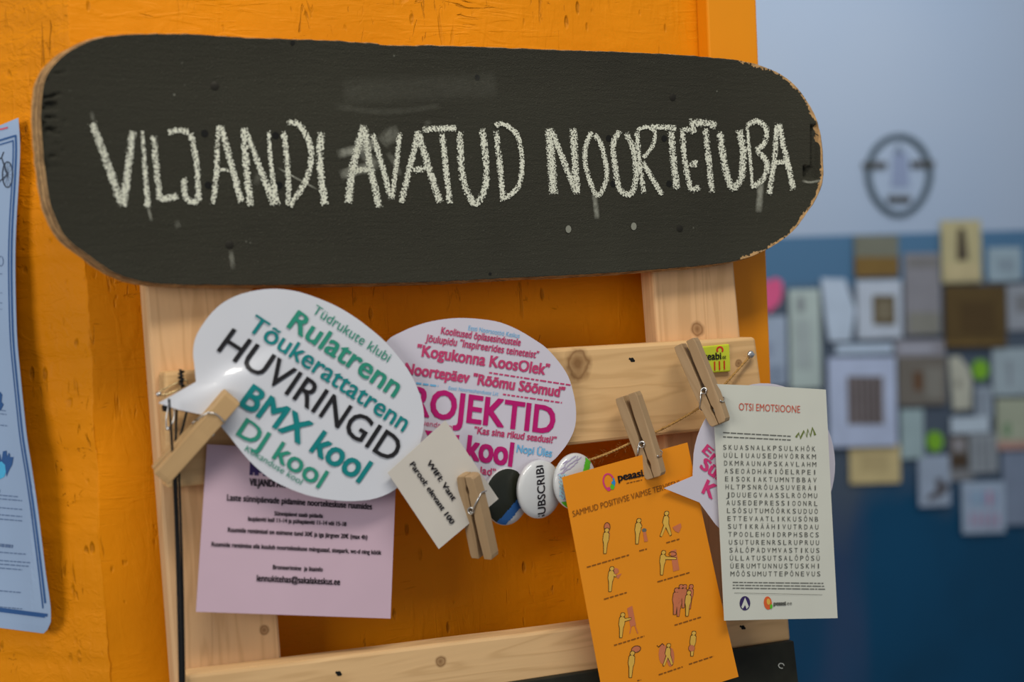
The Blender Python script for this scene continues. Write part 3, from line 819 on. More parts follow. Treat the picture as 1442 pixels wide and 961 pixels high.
def d2(bd, surf):
    vs_, fs_ = glyphs('SUBSCRIBE', .012, 1.0); x0 = min(v[0] for v in vs_); x1 = max(v[0] for v in vs_)
    W = x1 - x0; mb = MB()
    mb.add([surf(.16 - (v[1] / .73) * .36, -1.02 + 1.98 * (v[0] - x0) / W, .0005) for v in vs_], [f for f in fs_ if all(-.93 < (-1.02 + 1.98 * (vs_[i][0] - x0) / W) < .93 for i in f)])
    mb.make('lettering', M['print_black'], bd)
def d3(bd, surf):
    rnd = random.Random(4); A_ = []; C_ = []
    for k in range(13):
        y = .85 - k * .12; A_.append([(-.85 + .1 * rnd.random() + .065 * i, y + .035 * i * (1 if k < 6 else -.6) + .03 * math.sin(i * .6 + k)) for i in range(20)])
    A_ = [[p for p in L_ if p[0] ** 2 + p[1] ** 2 < .85] for L_ in A_]; A_ = [L_ for L_ in A_ if len(L_) > 2]
    strokes_on(surf, A_, .038, M['lilac'], bd, 'purple_scribble')
    for k in range(8):
        C_.append([(-.8 + .03 * i, .3 - k * .11 + .05 * math.sin(i + k)) for i in range(14)])
    C_ = [[p for p in L_ if p[0] ** 2 + p[1] ** 2 < .85] for L_ in C_]; C_ = [L_ for L_ in C_ if len(L_) > 2]
    strokes_on(surf, C_, .05, M['badge_cyan'], bd, 'cyan_scribble', .0006)
    patch(surf, 0, 0, lambda x, z: (.25 < x - .45 * z + .1 < .55 and z > 0) or (z < -.62 and x < .2), M['green'], bd, 'green_stripe', 40, .0007)
M['badge_cyan'] = plain('badge_cyan', lin((170, 216, 226)), .3)
badge('button badge split black above and blue below, beside the wifi note', 714, 700, 41, YC - .012, R(14), d1)
badge('white button badge with handwritten black capitals', 761, 690, 41.5, YC - .016, R(14), d2)
badge('scribbled white button badge with a green stripe, beside the orange poster', 811, 679, 40, YC - .019, R(14), d3)

# orange poster
yo = bend(910, 790, YC - .032, su=-.02, kv=-.10)
CB = (780, 620, 2.818)
def cb(x, y): return (CB[0] + x / CB[2], CB[1] + y / CB[2])
o, s = paper('poster', 'orange poster with small yellow figures, pegged to the twine', 'poster', [cb(32, 148), cb(530, 10), cb(575, 230), cb(655, 600), cb(733, 940), cb(520, 1005), cb(196, 1020), cb(95, 480)], yo, M['orange_paper'], cb(370, 520))
b = MB()
text(b, 'peaasi', (870.8, 678), (905, 671), (869.3, 668.5), yo, bold=.03)
text(b, '.ee', (905.5, 671), (917, 668.4), (904.2, 661.5), yo, 0, 0)
dashes(b, (882, 681), (904, 676), 1.4, yo, 1, seed=9, wl=(2, 6))
text(b, 'SAMMUD POSITIIVSE VAIMSE TERVISENI', (806.7, 728.3), (957, 684), (805.2, 720), yo, 1)
for a_, c_ in ((cb(130, 505), cb(300, 455)), (cb(338, 440), cb(368, 432)), (cb(445, 408), cb(497, 393)), (cb(198, 632), cb(288, 605)), (cb(410, 563), cb(540, 525)), (cb(478, 735), cb(585, 702)),
               (cb(238, 815), cb(358, 778)), (cb(415, 932), cb(510, 900)), (cb(535, 890), cb(633, 858)), (cb(330, 955), cb(345, 952))):
    dashes(b, a_, c_, 1.8, yo, 1, seed=int(a_[0]), wl=(3, 8))
letters(b, [M['print_black'], M['brown_ink']], s)
b = MB()
line(b, ell(857, 679, 7.5, 11.5, 14, -.2, 100, 340), 2.2, yo, 0); line(b, ell(857, 679, 7.5, 11.5, 5, -.2, 340, 400), 2.4, yo, 1)
poly(b, ell(862, 686, 3, 4, 8), yo, 2, .0005); poly(b, ell(863.5, 680, 3, 2.6, 8), yo, 1, .0005); poly(b, ell(857, 689, 3, 3, 8), yo, 0, .0005)
b.make('logo', [M['pin_pink'], M['logo_blue'], M['green']], s)
b = MB()
def body(x, y, h, m_fill, walk=False, arm=None, lift=.0004):
    """figure icon, x/y crop coordinates of its centre, h height; leans like the poster"""
    def T(a, c): return cb(x + a * h + c * h * -.10 * -1, y - c * h)
    def part(pts, grow=0.0):
        cx = sum(p[0] for p in pts) / len(pts); cy = sum(p[1] for p in pts) / len(pts)
        return [T(cx + (p[0] - cx) + (grow if p[0] > cx else -grow), cy + (p[1] - cy) + (grow if p[1] > cy else -grow)) for p in pts]
    shapes = [[(-.11, .30), (-.06, .34), (.04, .34), (.10, .28), (.11, .05), (.07, -.1), (.06, -.5), (-.03, -.5), (-.07, -.12), (-.12, .05)]]
    if walk: shapes = [[(-.09, .30), (.03, .34), (.10, .25), (.12, .0), (.28, -.42), (.22, -.47), (.02, -.12), (-.10, -.5), (-.17, -.48), (-.06, -.05), (-.12, .05)]]
    if arm: shapes.append([(.05, .26), (.05 + arm[0], .18 + arm[1]), (.05 + arm[0], .11 + arm[1]), (.05, .14)])
    head = [(.085 * math.cos(a / 5 * math.pi), .42 + .085 * math.sin(a / 5 * math.pi)) for a in range(10)]
    for sh in shapes + [head]:
        poly(b, part(sh, .016), yo, 1, lift); poly(b, part(sh, -.004), yo, m_fill, lift + .00015)
def blob(x, y, w_, h_, m=2, rot=0, lift=.0003): poly(b, [cb(*p) for p in ell(x, y, w_ / 2, h_ / 2, 12, rot)], yo, m, lift)
def outl(x, y, w_, h_, rot=0): line(b, [cb(*p) for p in ell(x, y, w_ / 2, h_ / 2, 12, rot)], .8, yo, 1, .0005, True)
blob(210, 345, 24, 36); outl(210, 345, 24, 36); blob(212, 375, 18, 40); body(205, 400, 100, 0)
body(332, 362, 100, 0, arm=(.08, .05)); blob(358, 358, 18, 16, 4); poly(b, [cb(353, 366), cb(364, 364), cb(372, 402), cb(358, 404)], yo, 2)
body(442, 333, 100, 0, True); poly(b, [cb(470, 346), cb(490, 336), cb(502, 330), cb(505, 345), cb(495, 368), cb(480, 362)], yo, 2)
body(225, 552, 98, 0, arm=(.15, -.02)); blob(244, 520, 26, 24); poly(b, [cb(236, 540), cb(268, 530), cb(256, 550)], yo, 2, .0003)
body(430, 487, 96, 0, arm=(.5, .03)); poly(b, [cb(462, 440), cb(484, 434), cb(497, 515), cb(473, 522)], yo, 2, .0003); outl(470, 452, 30, 18)
for q in ((482, 640, 105), (500, 622, 96), (515, 620, 92), (540, 622, 96), (495, 655, 90)): body(q[0], q[1], q[2], 2, lift=.0003)
body(530, 648, 100, 0, lift=.0006)
body(268, 735, 98, 0, arm=(.3, .12)); poly(b, [cb(290, 668), cb(310, 658), cb(325, 735), cb(303, 742)], yo, 2, .0003); line(b, [cb(305, 742), cb(300, 768)], 1.2, yo, 2); line(b, [cb(320, 735), cb(332, 768)], 1.2, yo, 2)
body(306, 890, 104, 0); blob(325, 830, 38, 26, 2, -.3); outl(325, 830, 38, 26, -.3)
blob(432, 850, 34, 80); blob(462, 862, 30, 76); body(450, 852, 88, 0, True, lift=.0006); line(b, [cb(408, 815), cb(414, 822), cb(430, 808), cb(436, 815)], 1.2, yo, 1)
body(550, 808, 98, 0); blob(545, 826, 24, 26, 2, lift=.0007); outl(545, 826, 24, 26)
b.make('printed_figures', [M['figure_yellow'], M['figure_line'], M['figure_pink'], M['figure_line'], M['grey_ink']], s)

# third speech bubble behind the word search
y3 = bend(1060, 655, YC - .037, ku=-.05)
o3 = ell(1076, 655, 99, 114, 60, 0, -200, 140); o3 = [(1003, 737), (978, 700), (935, 688), (976, 674)] + [tuple(p) for p in ell(1076, 655, 99, 115, 44, 0, -190, 120)]
o3 = [(935, 688), (975.5, 671)] + [tuple(p) for p in ell(1076, 655, 100, 115, 50, 0, -172, 133)] + [(985, 708)]
o, s = paper('speech_bubble', 'white paper speech bubble with rose words, mostly hidden behind the word search sheet', 'sign', o3, y3, M['lam_pinkwhite'], (1070, 668))
b = MB()
text(b, 'Eri', (988, 636), (1010, 656), (996, 626), y3, bold=.02); text(b, 'Sünni', (985, 659), (1032, 692), (993, 645), y3, bold=.035); text(b, 'K', (988, 694), (1002, 703), (996, 676), y3, bold=.03)
letters(b, M['pin_pink'], s)

# word search sheet
ys = bend(1090, 700, YC - .043, su=-.03, ku=-.2, kv=-.05)
o, s = paper('word_search_sheet', 'tall off-white word search sheet with red heading, pegged at the frame\'s right', 'sheet', [(1003.5, 541), (1084, 544), (1163, 549), (1171, 710), (1179.5, 871), (1100, 872.5), (1020, 874.5), (1011, 700)], ys, M['sheet_paper'], (1090, 705))
CQ = (970, 530, 2.669)
def cq(x, y): return (CQ[0] + x / CQ[2], CQ[1] + y / CQ[2])
b = MB()
text(b, 'OTSI EMOTSIOONE', cq(187, 128), cq(417, 138), cq(187, 101), ys, 0)
ROWS = 'SKUASNALKPSULKHÕK UÜLIUAUSEDHVÖRRKM DKMRAUNAPSKAVLAHM ASEOÄDHÄRIÕELRPEI EISOKIAKTUMNTBBAV HLTPSNRÕUASUVERÄI JDUUEGVAASSLRÖÖMU AUSEDEPRESSIOONRL LSÕSUTUMÕÕRKSUDUÖ ETTEVAATLIKKUSÕNB SUTIKRÄÄHIVUTRDAU TPOOLEHOIDRPHSBCS USUTURENRSLRUPRUU SÄLÕPÄDVMVASTIKUS ÜLLATUSUTSALÕPÕSÜ ÜERUMTUNNUSTUSKHI MÕÕSUMUTTEPÕNEVUS'.split()
for r_, row in enumerate(ROWS):
    t = r_ / 16; y0 = 276 + (752 - 276) * t; xa = 134 + (163 - 134) * t; xb = 468 + (487 - 468) * t
    for k, ch in enumerate(row):
        g = k / 16; x = xa + (xb - xa) * g; y = y0 + 6 * g * (1 - t)
        wd = 4 if ch == 'I' else (15 if ch == 'M' else 12)
        text(b, ch, cq(x - wd / 2, y), cq(x + wd / 2, y + .3), cq(x - wd / 2, y - 18), ys, 1, .0)
        if k: b.marks.pop()
for k in range(2): dashes(b, cq(128, 212 + k * 16), cq(382, 226 + k * 14), 1.5, ys, 2, seed=20 + k, wl=(3, 10))
for k in range(3): dashes(b, cq(164, 775 + k * 11), cq(505 + k * 3, 779 + k * 11), 1.3, ys, 2, seed=30 + k, wl=(3, 12))
line(b, [cq(170, 815), cq(500, 822)], .5, ys, 2)
text(b, 'peaasi', cq(318, 862), cq(362, 861), cq(318, 848), ys, 1, .05); text(b, '.ee', cq(363, 861), cq(386, 860), cq(363, 848), ys, 2, 0)
letters(b, [M['red_ink'], M['dark_ink'], M['grey_ink']], s)
b = MB(); mid = None
for q in ([(400, 222), (410, 208), (416, 222), (428, 200), (436, 222), (434, 240), (424, 224), (414, 244), (408, 240)], [(432, 222), (440, 196), (448, 214), (462, 190), (474, 212), (474, 232), (462, 212), (450, 236), (444, 222), (434, 240)]):
    for i in range(len(q)): pass
line(b, [cq(402, 230), cq(412, 214), cq(418, 234), cq(432, 206), cq(442, 228), cq(446, 200), cq(456, 226), cq(464, 194), cq(474, 222)], 3.2, ys, 0)
b.make('emblem', M['olive'], s)
b = MB()
poly(b, [cq(*p) for p in ell(210, 854, 20, 27, 20)], ys, 0, .0004); poly(b, [cq(210, 832), cq(196, 868), cq(202, 874), cq(210, 860), cq(216, 876), cq(224, 866)], ys, 1, .0006)
poly(b, [cq(*p) for p in ell(296, 853, 15, 25, 20, -.1)], ys, 2, .0004); poly(b, [cq(*p) for p in ell(298, 848, 7, 12, 12, -.1)], ys, 3, .0006); poly(b, [cq(*p) for p in ell(308, 866, 5, 9, 10)], ys, 4, .0007)
b.make('logo', [M['purple'], M['sheet_paper'], M['logo_orange'], M['figure_yellow'], M['green']], s)

# yellow-green magnet
ymg = flat(YC - .004)
mq = [(972, 490), (1027.5, 484.5), (1029.3, 523.5), (976, 527.5)]
c = P(1000, 505, YC); o = empty('sticker_magnet', c, 'small yellow-green magnet with red phone number, on the crossbar behind a peg', 'magnet')
s = board('plate', mq, YC, YC - .004, plain('lime_enamel', lin((206, 214, 40)), .25, coat=.6), o, .0012)
b = MB(); text(b, 'Lasteabi', (976, 508.5), (1015, 506), (975.8, 499), ymg, 0, .02); text(b, '.ee', (1016, 506), (1022, 505.6), (1015.8, 500), ymg, 0, 0)
text(b, '116 111', (981, 524), (1020.5, 520.5), (980.6, 511.5), ymg, 1, .01)
line(b, ell(1013.5, 493, 4, 4.2, 12, 0, 140, 400), 2.2, ymg, 1); letters(b, [M['print_black'], M['red']], s)

# ------------------------------------------------------------------ clothespins
def peg(label, jaw, tail, yj_, yt_, ang, mat, opening=.0065, length=None, wpx=.0115):
    """jaw, tail: ends seen in the photograph at depths yj_, yt_; ang turns the peg about its length"""
    a, c = P(*jaw, yj_), P(*tail, yt_); L_ = (c - a).length; ax = (c - a).normalized()
    back = Vector((0, 1, 0)); W0 = ax.cross(back).normalized(); T0 = ax.cross(W0).normalized()
    T = T0 * math.cos(ang) + W0 * math.sin(ang); W = W0 * math.cos(ang) - T0 * math.sin(ang)
    rt = empty('clothespin', a.lerp(c, .42), label, 'clothespin', 'wooden clothespins on the twine')
    Q = lambda l, t, w_: a + ax * (l * L_) + T * t + W * w_
    # profile: (l, inner, outer) distances from the mid-plane
    pr = [(0, .0003, .0068), (.03, .0003, .0086), (.10, .0004, .0092), (.16, .0014, .0096), (.19, .0014, .0098), (.23, .0005, .0100), (.36, .0006, .0104), (.385, .0016, .0105), (.43, .0022, .0106),
          (.50, .0010 + opening * .2, .0104 + opening * .2), (.75, opening * .62, .0096 + opening * .62), (.95, opening * .97, .0088 + opening * .97), (1, opening * 1.05, .0078 + opening * 1.05)]
    hw = wpx / 2
    for s_ in (1, -1):
        mb = MB(); vs_ = []
        for l, i_, o_ in pr:
            vs_ += [Q(l, s_ * i_, -hw), Q(l, s_ * o_, -hw), Q(l, s_ * o_, hw), Q(l, s_ * i_, hw)]
        n = len(pr); fs_ = [(4 * k + q, 4 * k + (q + 1) % 4, 4 * k + 4 + (q + 1) % 4, 4 * k + 4 + q) for k in range(n - 1) for q in range(4)] + [(0, 1, 2, 3), (4 * n - 1, 4 * n - 2, 4 * n - 3, 4 * n - 4)]
        # straight grain: build about the empty, aligned to Z through object coordinates
        mb.add(vs_, fs_); p_ = mb.make('prong', mat, rt)
        bm = bmesh.new(); bm.from_mesh(p_.data); bmesh.ops.recalc_face_normals(bm, faces=bm.faces); bm.to_mesh(p_.data); bm.free()
        m = p_.modifiers.new('bevel', 'BEVEL'); m.width = .0007; m.segments = 2; m.limit_method = 'ANGLE'; m.angle_limit = R(45)
        # turn the mesh so its own z axis follows the grain
        rotm = Matrix((W.normalized(), T.normalized(), ax)).to_4x4(); p_.data.transform(rotm); p_.matrix_local = rotm.inverted()
    mb = MB(); rw = .0007
    coil = [Q(.405 + math.sin(t) * .0028 / L_, math.cos(t) * .0028, -hw - .0022 + (2 * hw + .0044) * t / (2 * math.pi * 6)) for t in [k * 2 * math.pi / 14 for k in range(14 * 6 + 1)]]
    mb.tube(coil, rw, 6)
    e0 = .0108
    mb.tube([Q(.405, .0028, -hw - .0022), Q(.33, .006, -hw - .0015), Q(.25, e0, -hw - .0008), Q(.22, e0, -hw * .5), Q(.215, e0 - .0006, 0), Q(.22, e0, hw * .6), Q(.23, e0, hw + .0006)], rw, 6)
    mb.tube([Q(.405, -.0028, hw + .0022), Q(.33, -.006, hw + .0015), Q(.25, -e0, hw + .0008), Q(.22, -e0, hw * .5), Q(.215, -e0 + .0006, 0), Q(.22, -e0, -hw * .6), Q(.23, -e0, -hw - .0006)], rw, 6)
    mb.make('spring', M['steel'], rt, smooth=True)
    return rt
peg('honey-coloured wooden clothespin gripping the tail of the white bubble', (327, 558), (225, 670), YC - .030, YC - .014, R(1), M['peg'], .004, wpx=.0145)
peg('brown wooden clothespin gripping the cream wifi note', (659, 668), (683, 784), YC - .036, YC - .026, R(30), M['peg_grey'], .0025)
peg('weathered wooden clothespin gripping the top of the orange poster', (924, 672), (884, 556), YC - .037, YC - .020, R(-36), M['peg_grey'], .0025)
peg('weathered wooden clothespin gripping the word search sheet', (1015, 597), (966, 482), YC - .047, YC - .020, R(-36), M['peg_grey'], .0025)

# ------------------------------------------------------------------ twine, nail, cords, pins
def twine_pts():
    ctrl = [(232, 572, YC - .003), (300, 590, YC - .012), (430, 640, YC - .012), (560, 668, YC - .012), (668, 686, YC - .018), (722, 676, YC - .010), (780, 660, YC - .010), (840, 645, YC - .014), (893, 622, YC - .02), (945, 598, YC - .006),
            (996, 567, YC - .022), (1022, 540, YC - .012), (1056, 502, YC - .005)]
    return catmull([P(x, y, z) for x, y, z in ctrl], 24)
tp = twine_pts(); b = MB(); L_ = 0
for s_ in (0, math.pi):
    q = []; L_ = 0
    for i, p in enumerate(tp):
        if i: L_ += (p - tp[i - 1]).length
        a = L_ / .0055 * 2 * math.pi + s_; q.append(p + Vector((0, math.cos(a), math.sin(a))) * .00065)
    b.tube(q, .00085, 6)
rnd = random.Random(2)
for k in range(150):
    i = rnd.randrange(130, len(tp) - 2); p = tp[i]; d = Vector((rnd.uniform(-1, 1), rnd.uniform(-.6, .2), rnd.uniform(-1, 1))).normalized()
    b.tube([p, p + d * .003 + Vector((.002, 0, 0)), p + d * rnd.uniform(.003, .007)], .00008, 3)
tw = b.make('twine', M['twine'], smooth=True); props(tw, 'frayed jute twine strung across the frame with pegs and badges on it', 'string')
b = MB(); disc(b, 1056.5, 499.5, YC, .0012, .006, 10); c = P(1056.5, 499.5, YC - .006)
mb2 = MB(); disc(mb2, 1056.5, 499.5, YC - .006, .0036, .0012, 14, 0, .0012)
nl = empty('nail', P(1056, 500, YC), 'silver round-headed screw at the crossbar\'s right end, holding the twine', 'screw')
b.make('shank', M['steel'], nl); mb2.make('head', M['steel'], nl, smooth=True)
def cord(label, pts, seed):
    p3 = catmull([P(x, y, YC - d) for x, y, d in pts], 12)
    b = MB(); b.tube(p3, .0010, 7); o_ = b.make('cord', M['cord'], smooth=True); props(o_, label, 'cord', 'black cords hanging on the left post')
    return o_
cord('black cord hanging down the left post, leftmost of the three at the top', [(238, 562, .031), (240, 590, .030), (243, 640, .024), (246, 700, .008), (249.5, 800, .004), (252, 900, .004), (254, 1000, .004)], 1)
cord('black cord hanging down the left post, middle of the three at the top', [(249, 577, .012), (248, 600, .011), (247.5, 640, .009), (249, 700, .004), (253, 800, .0045), (255.5, 900, .0045), (257, 1000, .0045)], 2)
cord('black cord starting under the bubble tail, rightmost of the three at the top', [(263, 580, .010), (258, 600, .010), (252, 625, .009), (252, 660, .007), (254, 720, .0045), (256.5, 800, .0025), (258.5, 900, .0025), (260, 1000, .0025)], 3)
def pin(label, a, c, wpx, y, mat):
    A_, C_ = P(*a, y), P(*c, y); ax = (C_ - A_); n = Vector((ax.z, 0, -ax.x)).normalized() * wpx
    mb = MB(); pts = catmull([A_ + n * .4, A_ + ax * .5 + n * 1.1, C_ + n * .7, C_ + ax * .05, C_ - n * .7, A_ + ax * .5 - n * .9, A_ - n * .4], 8)
    rt = empty('safety_pin', A_.lerp(C_, .5), label, 'safety pin', 'safety pins on the left post')
    mb.tube(pts, .0006, 6); mb.make('wire', mat, rt, smooth=True)
    mb = MB(); mb.tube([A_ - ax * .04, A_ + ax * .12], .0018, 8); mb.make('cap', M['steel'], rt, smooth=True)
pin('brassy safety pin lying slantwise above the bubble tail', (222, 556), (262, 539), .0028, YC - .0026, M['brass'])
pin('silver safety pin hanging upright under the bubble tail', (237, 605), (241, 574), .0030, YC - .006, M['steel'])
rnd = random.Random(11)
def knot(label, px, py, hpx, y):
    c = P(px, py, y); mb = MB(); h = hpx / 1500
    mb.tube([c + Vector((.0016 * math.sin(k * 1.7) + rnd.uniform(-.0005, .0005), .0014 * math.cos(k * 1.3) - .001, (k / 18 - .5) * h)) for k in range(19)], .0011, 6)
    props(mb.make('cord_knot', M['cord'], smooth=True), label, 'knot')
knot('small black cord knot standing above the slanted safety pin', 255, 533, 20, YC - .005)
knot('small black cord knot at the tip of the bubble tail', 232, 575, 6, YC - .003)

# ------------------------------------------------------------------ blue poster on the column's left face
# plane of the left face: points c + CH*t ; its own depth function with a curled free edge
CN = Vector((-CH.y, CH.x, 0)); CN = CN if CN.y < 0 else -CN    # outward normal
C0 = Vector((XC, 0, 1.5))
def on_face(px, py, off):
    d = ray(px, py); t = ((C0 + CN * off) - CAM).dot(CN) / d.dot(CN); return CAM + d * t
def lift_fn(px, py):
    e_ = max(0, min(1, (px + 45) / 90)); t = (py - 165) / 730
    return .0055 + e_ ** 2 * (.006 + .020 * math.sin(math.pi * min(1, max(0, t))) ** .8)
EDGE = catmull([(25.5, 166), (28, 205), (26.5, 250), (23, 310), (21.5, 360), (22, 420), (24, 480), (28.5, 530), (33, 575), (38, 620), (46, 670), (54.5, 730), (62, 790), (69, 850), (71.5, 876)], 4)
def edge_x(py):
    for a, c_ in zip(EDGE, EDGE[1:]):
        if py <= c_.y: return a.x + (c_.x - a.x) * (py - a.y) / (c_.y - a.y + 1e-9)
    return 71.5
PX0 = -190
def top_y(px): return 166 + max(0, (25.5 - px)) * .42 if px > -2 else 177.6 + (-2 - px) * .10
def bot_y(px): return 893 - .13 * (64 - px) if px < 64 else 893 - (px - 64) * 2.2
pvs = []; NU, NV = 50, 70
pc = on_face(-60, 880, .001)
poster = empty('poster', pc, 'pale blue poster with dark blue border, curling off the column\'s left face', 'poster')
def pp(u, v, extra=0.0):
    yc = 166 + (v) * 727; px = PX0 + (edge_x(yc) - PX0) * u
    py = top_y(px) + (bot_y(px) - top_y(px)) * v
    if u == 1 and v == 1: pass
    return on_face(px, py, lift_fn(px, py) + extra)
for j in range(NV + 1):
    for i in range(NU + 1):
        u, v = (i / NU), j / NV
        pvs.append(pp(u, v))
N_ = len(pvs); pb = [p - CN * .0004 for p in pvs]; pf = []
for j in range(NV):
    for i in range(NU): a = j * (NU + 1) + i; pf += [(a, a + 1, a + NU + 2, a + NU + 1), (a + N_, a + NU + 1 + N_, a + NU + 2 + N_, a + 1 + N_)]
rimv = [i for i in range(NU + 1)] + [j * (NU + 1) + NU for j in range(1, NV + 1)] + [NV * (NU + 1) + i for i in range(NU - 1, -1, -1)] + [j * (NU + 1) for j in range(NV - 1, 0, -1)]
for k in range(len(rimv)): a, c_ = rimv[k], rimv[(k + 1) % len(rimv)]; pf.append((a, c_, c_ + N_, a + N_))
psheet = mk('sheet', pvs + pb, pf, M['blue_paper'], poster)
def pxy(px, py, lift=.0005): return on_face(px, py, lift_fn(px, py) + lift)
def pline(mb, pts, wpx, m=0, closed=False):
    pts = [Vector(p) for p in pts]; N = len(pts); q = []
    for i, p in enumerate(pts):
        a = pts[(i - 1) % N] if (closed or i) else p; c_ = pts[(i + 1) % N] if (closed or i < N - 1) else p
        t = (c_ - a).normalized(); nn = Vector((-t.y, t.x)) * wpx / 2
        q += [pxy(p.x - nn.x, p.y - nn.y), pxy(p.x + nn.x, p.y + nn.y)]
    mb.add(q, [(2 * i, 2 * i + 1, (2 * i + 3) % (2 * N), (2 * i + 2) % (2 * N)) for i in range(N if closed else N - 1)], m)
b = MB()
for off, wd in ((5.5, 2.6), (9.5, 1.7)):
    ys_ = [190 + (off - 5.5) * 1.8 + k * (660 / 60) for k in range(61)]
    pline(b, [(edge_x(y) - off + (0 if y < 840 else 0), y) for y in ys_], wd)
    yt = ys_[0] + 1; pline(b, [(edge_x(yt) - off - k * 4, yt + k * 4 * .30) for k in range(0, 40)], wd)
    ye = ys_[-1] + (11 if off < 6 else 6); pline(b, [(edge_x(ye) - off - k * 4 + 2, ye + 6 - k * 4 * .13) for k in range(0, 50)], wd * 1.6)
b.make('border', M['poster_blue'], psheet)
b = MB()
pline(b, ell(10.5, 246, 7.2, 18, 26), 1.6, 0, True)
for a in range(0, 180, 30): pline(b, [(10.5 - 7 * math.cos(R(a)), 246 - 17 * math.sin(R(a))), (10.5 + 7 * math.cos(R(a)), 246 + 17 * math.sin(R(a)))], .4)
pline(b, [(10, 246), (2, 222), (5, 214)], 1.6); pline(b, [(2, 222), (-14, 232), (-18, 262)], 1.6); pline(b, [(10, 246), (-8, 262)], 1.4); pline(b, ell(-20, 262, 8, 19, 26), 1.6, 0, True)
b.make('printed_bicycle', ink('bike_ink', (62, 70, 84)), psheet)
b = MB()
def ppoly(pts, m): b.add([pxy(x, y, .0004 + .0002 * m) for x, y in pts], [tuple(range(len(pts)))[::-1]], m)
ppoly([(-14, 655), (0, 650), (8, 649), (10, 660), (6, 672), (-2, 676), (-14, 678)], 0)
b.mark(); ppoly([(2, 650), (4, 636), (9, 635), (10, 644), (12, 638), (14, 640), (14, 644), (19, 644), (17, 655), (12, 664), (9, 672), (7, 655)], 1)
b.mark(); ppoly([(-12, 648), (-6, 640), (0, 640), (2, 650), (-8, 654)], 1)
b.mark(); ppoly([(0, 552), (3, 556), (2, 566), (5, 570), (1, 578), (-8, 580), (-8, 556)], 1)
letters(b, [M['cyan'], M['poster_blue']], psheet, 'printed_hand')
b = MB()
rnd = random.Random(8)
def pdash(a, c_, w_, m=0):
    b.mark()
    a, c_ = Vector(a), Vector(c_); L2 = (c_ - a).length; t = 0
    while t < L2:
        l = min(rnd.uniform(3, 8), L2 - t); pline(b, [a.lerp(c_, t / L2), a.lerp(c_, (t + l) / L2)], w_, m); t += l + 1.2
for y, x1, w_ in ((386, 3, 1), (413, 3, 1), (427, 3, 1), (436, 3, 1), (579, 9, 1.2), (584, 9, 1.2), (600, 10, 1.2), (692, 0, 4), (700, 25, 1.4), (705.5, 31, 1.4), (718, 31, 1.4), (728, 31, 1.4), (734, 31, 1.4), (770, 18, 4.5), (781, 36, 1.4), (793, 43, 1.4), (798, 40, 1.4), (803, 31, 1.4), (835, 29, 1.4), (858, 31, 1.4)):
    pdash((-60, y - 60 * .13), (x1, y), w_)
letters(b, M['poster_grey'], psheet, 'small_print')
b = MB(); pline(b, [(-20, 186), (-8, 183)], 2.4); pline(b, [(-6, 183), (4, 181.5), (11, 179.5)], 2.2); b.make('red_heading', ink('poster_red', (214, 92, 110)), psheet)
b = MB(); pline(b, ell(1, 368, 3.4, 7, 14), .9, 0, True); b.make('at_mark', M['poster_grey'], psheet)

# ------------------------------------------------------------------ far wall: emblem and pinned cards
yb = lambda d: YB - d
em = empty('wall_emblem', P(1267, 300, YB), 'dark ring emblem like a face mounted on the pale far wall', 'emblem')
def bar3(mb, pts, wpx, d0, d1_, closed=False):
    """flat-fronted strip with thickness"""
    b0 = MB(); line(b0, pts, wpx, YB - d1_, 0, 0, closed); n = len(b0.v)
    v2 = b0.v + [Vector((p.x, YB - d0, p.z)) for p in b0.v]; fs_ = list(b0.f); m_ = n // 2
    rng = range(m_ if closed else m_ - 1)
    for i in rng:
        j = (i + 1) % m_
        fs_ += [(2 * i, 2 * i + n, 2 * j + n, 2 * j), (2 * i + 1, 2 * j + 1, 2 * j + 1 + n, 2 * i + 1 + n)]
    if not closed: fs_ += [(0, 1, 1 + n, n), (n - 2, 2 * n - 2, 2 * n - 1, n - 1)]
    mb.add(v2, fs_)
egg = []
for k in range(48):
    a = 2 * math.pi * k / 48; x, y = math.cos(a), math.sin(a); egg.append((1267 + 43.5 * x * (1 - .10 * y if y > 0 else 1), 247 + 55 * y))
b = MB(); bar3(b, egg, 8, .0, .008, True); b.make('ring', plain('emblem_dark', lin((74, 90, 100)), .6), em)
for q in ([(1217, 233), (1249, 232)], [(1285, 231), (1316, 231)], [(1252, 280), (1283, 280)]):
    b = MB(); bar3(b, q, 8.5, .0, .010); b.make('bar', plain('emblem_brown', lin((72, 72, 68)), .6), em)
b = MB(); poly(b, [(1257, 215), (1277, 215), (1281, 264), (1254, 265)], YB, 0, .002); b.make('pale_panel', plain('emblem_pale', lin((136, 150, 178)), .6), em)
b = MB(); bar3(b, [(1262, 216), (1266, 205), (1271, 216)], 3, .002, .006); b.make('peak', plain('emblem_grey', lin((110, 126, 146)), .6), em)

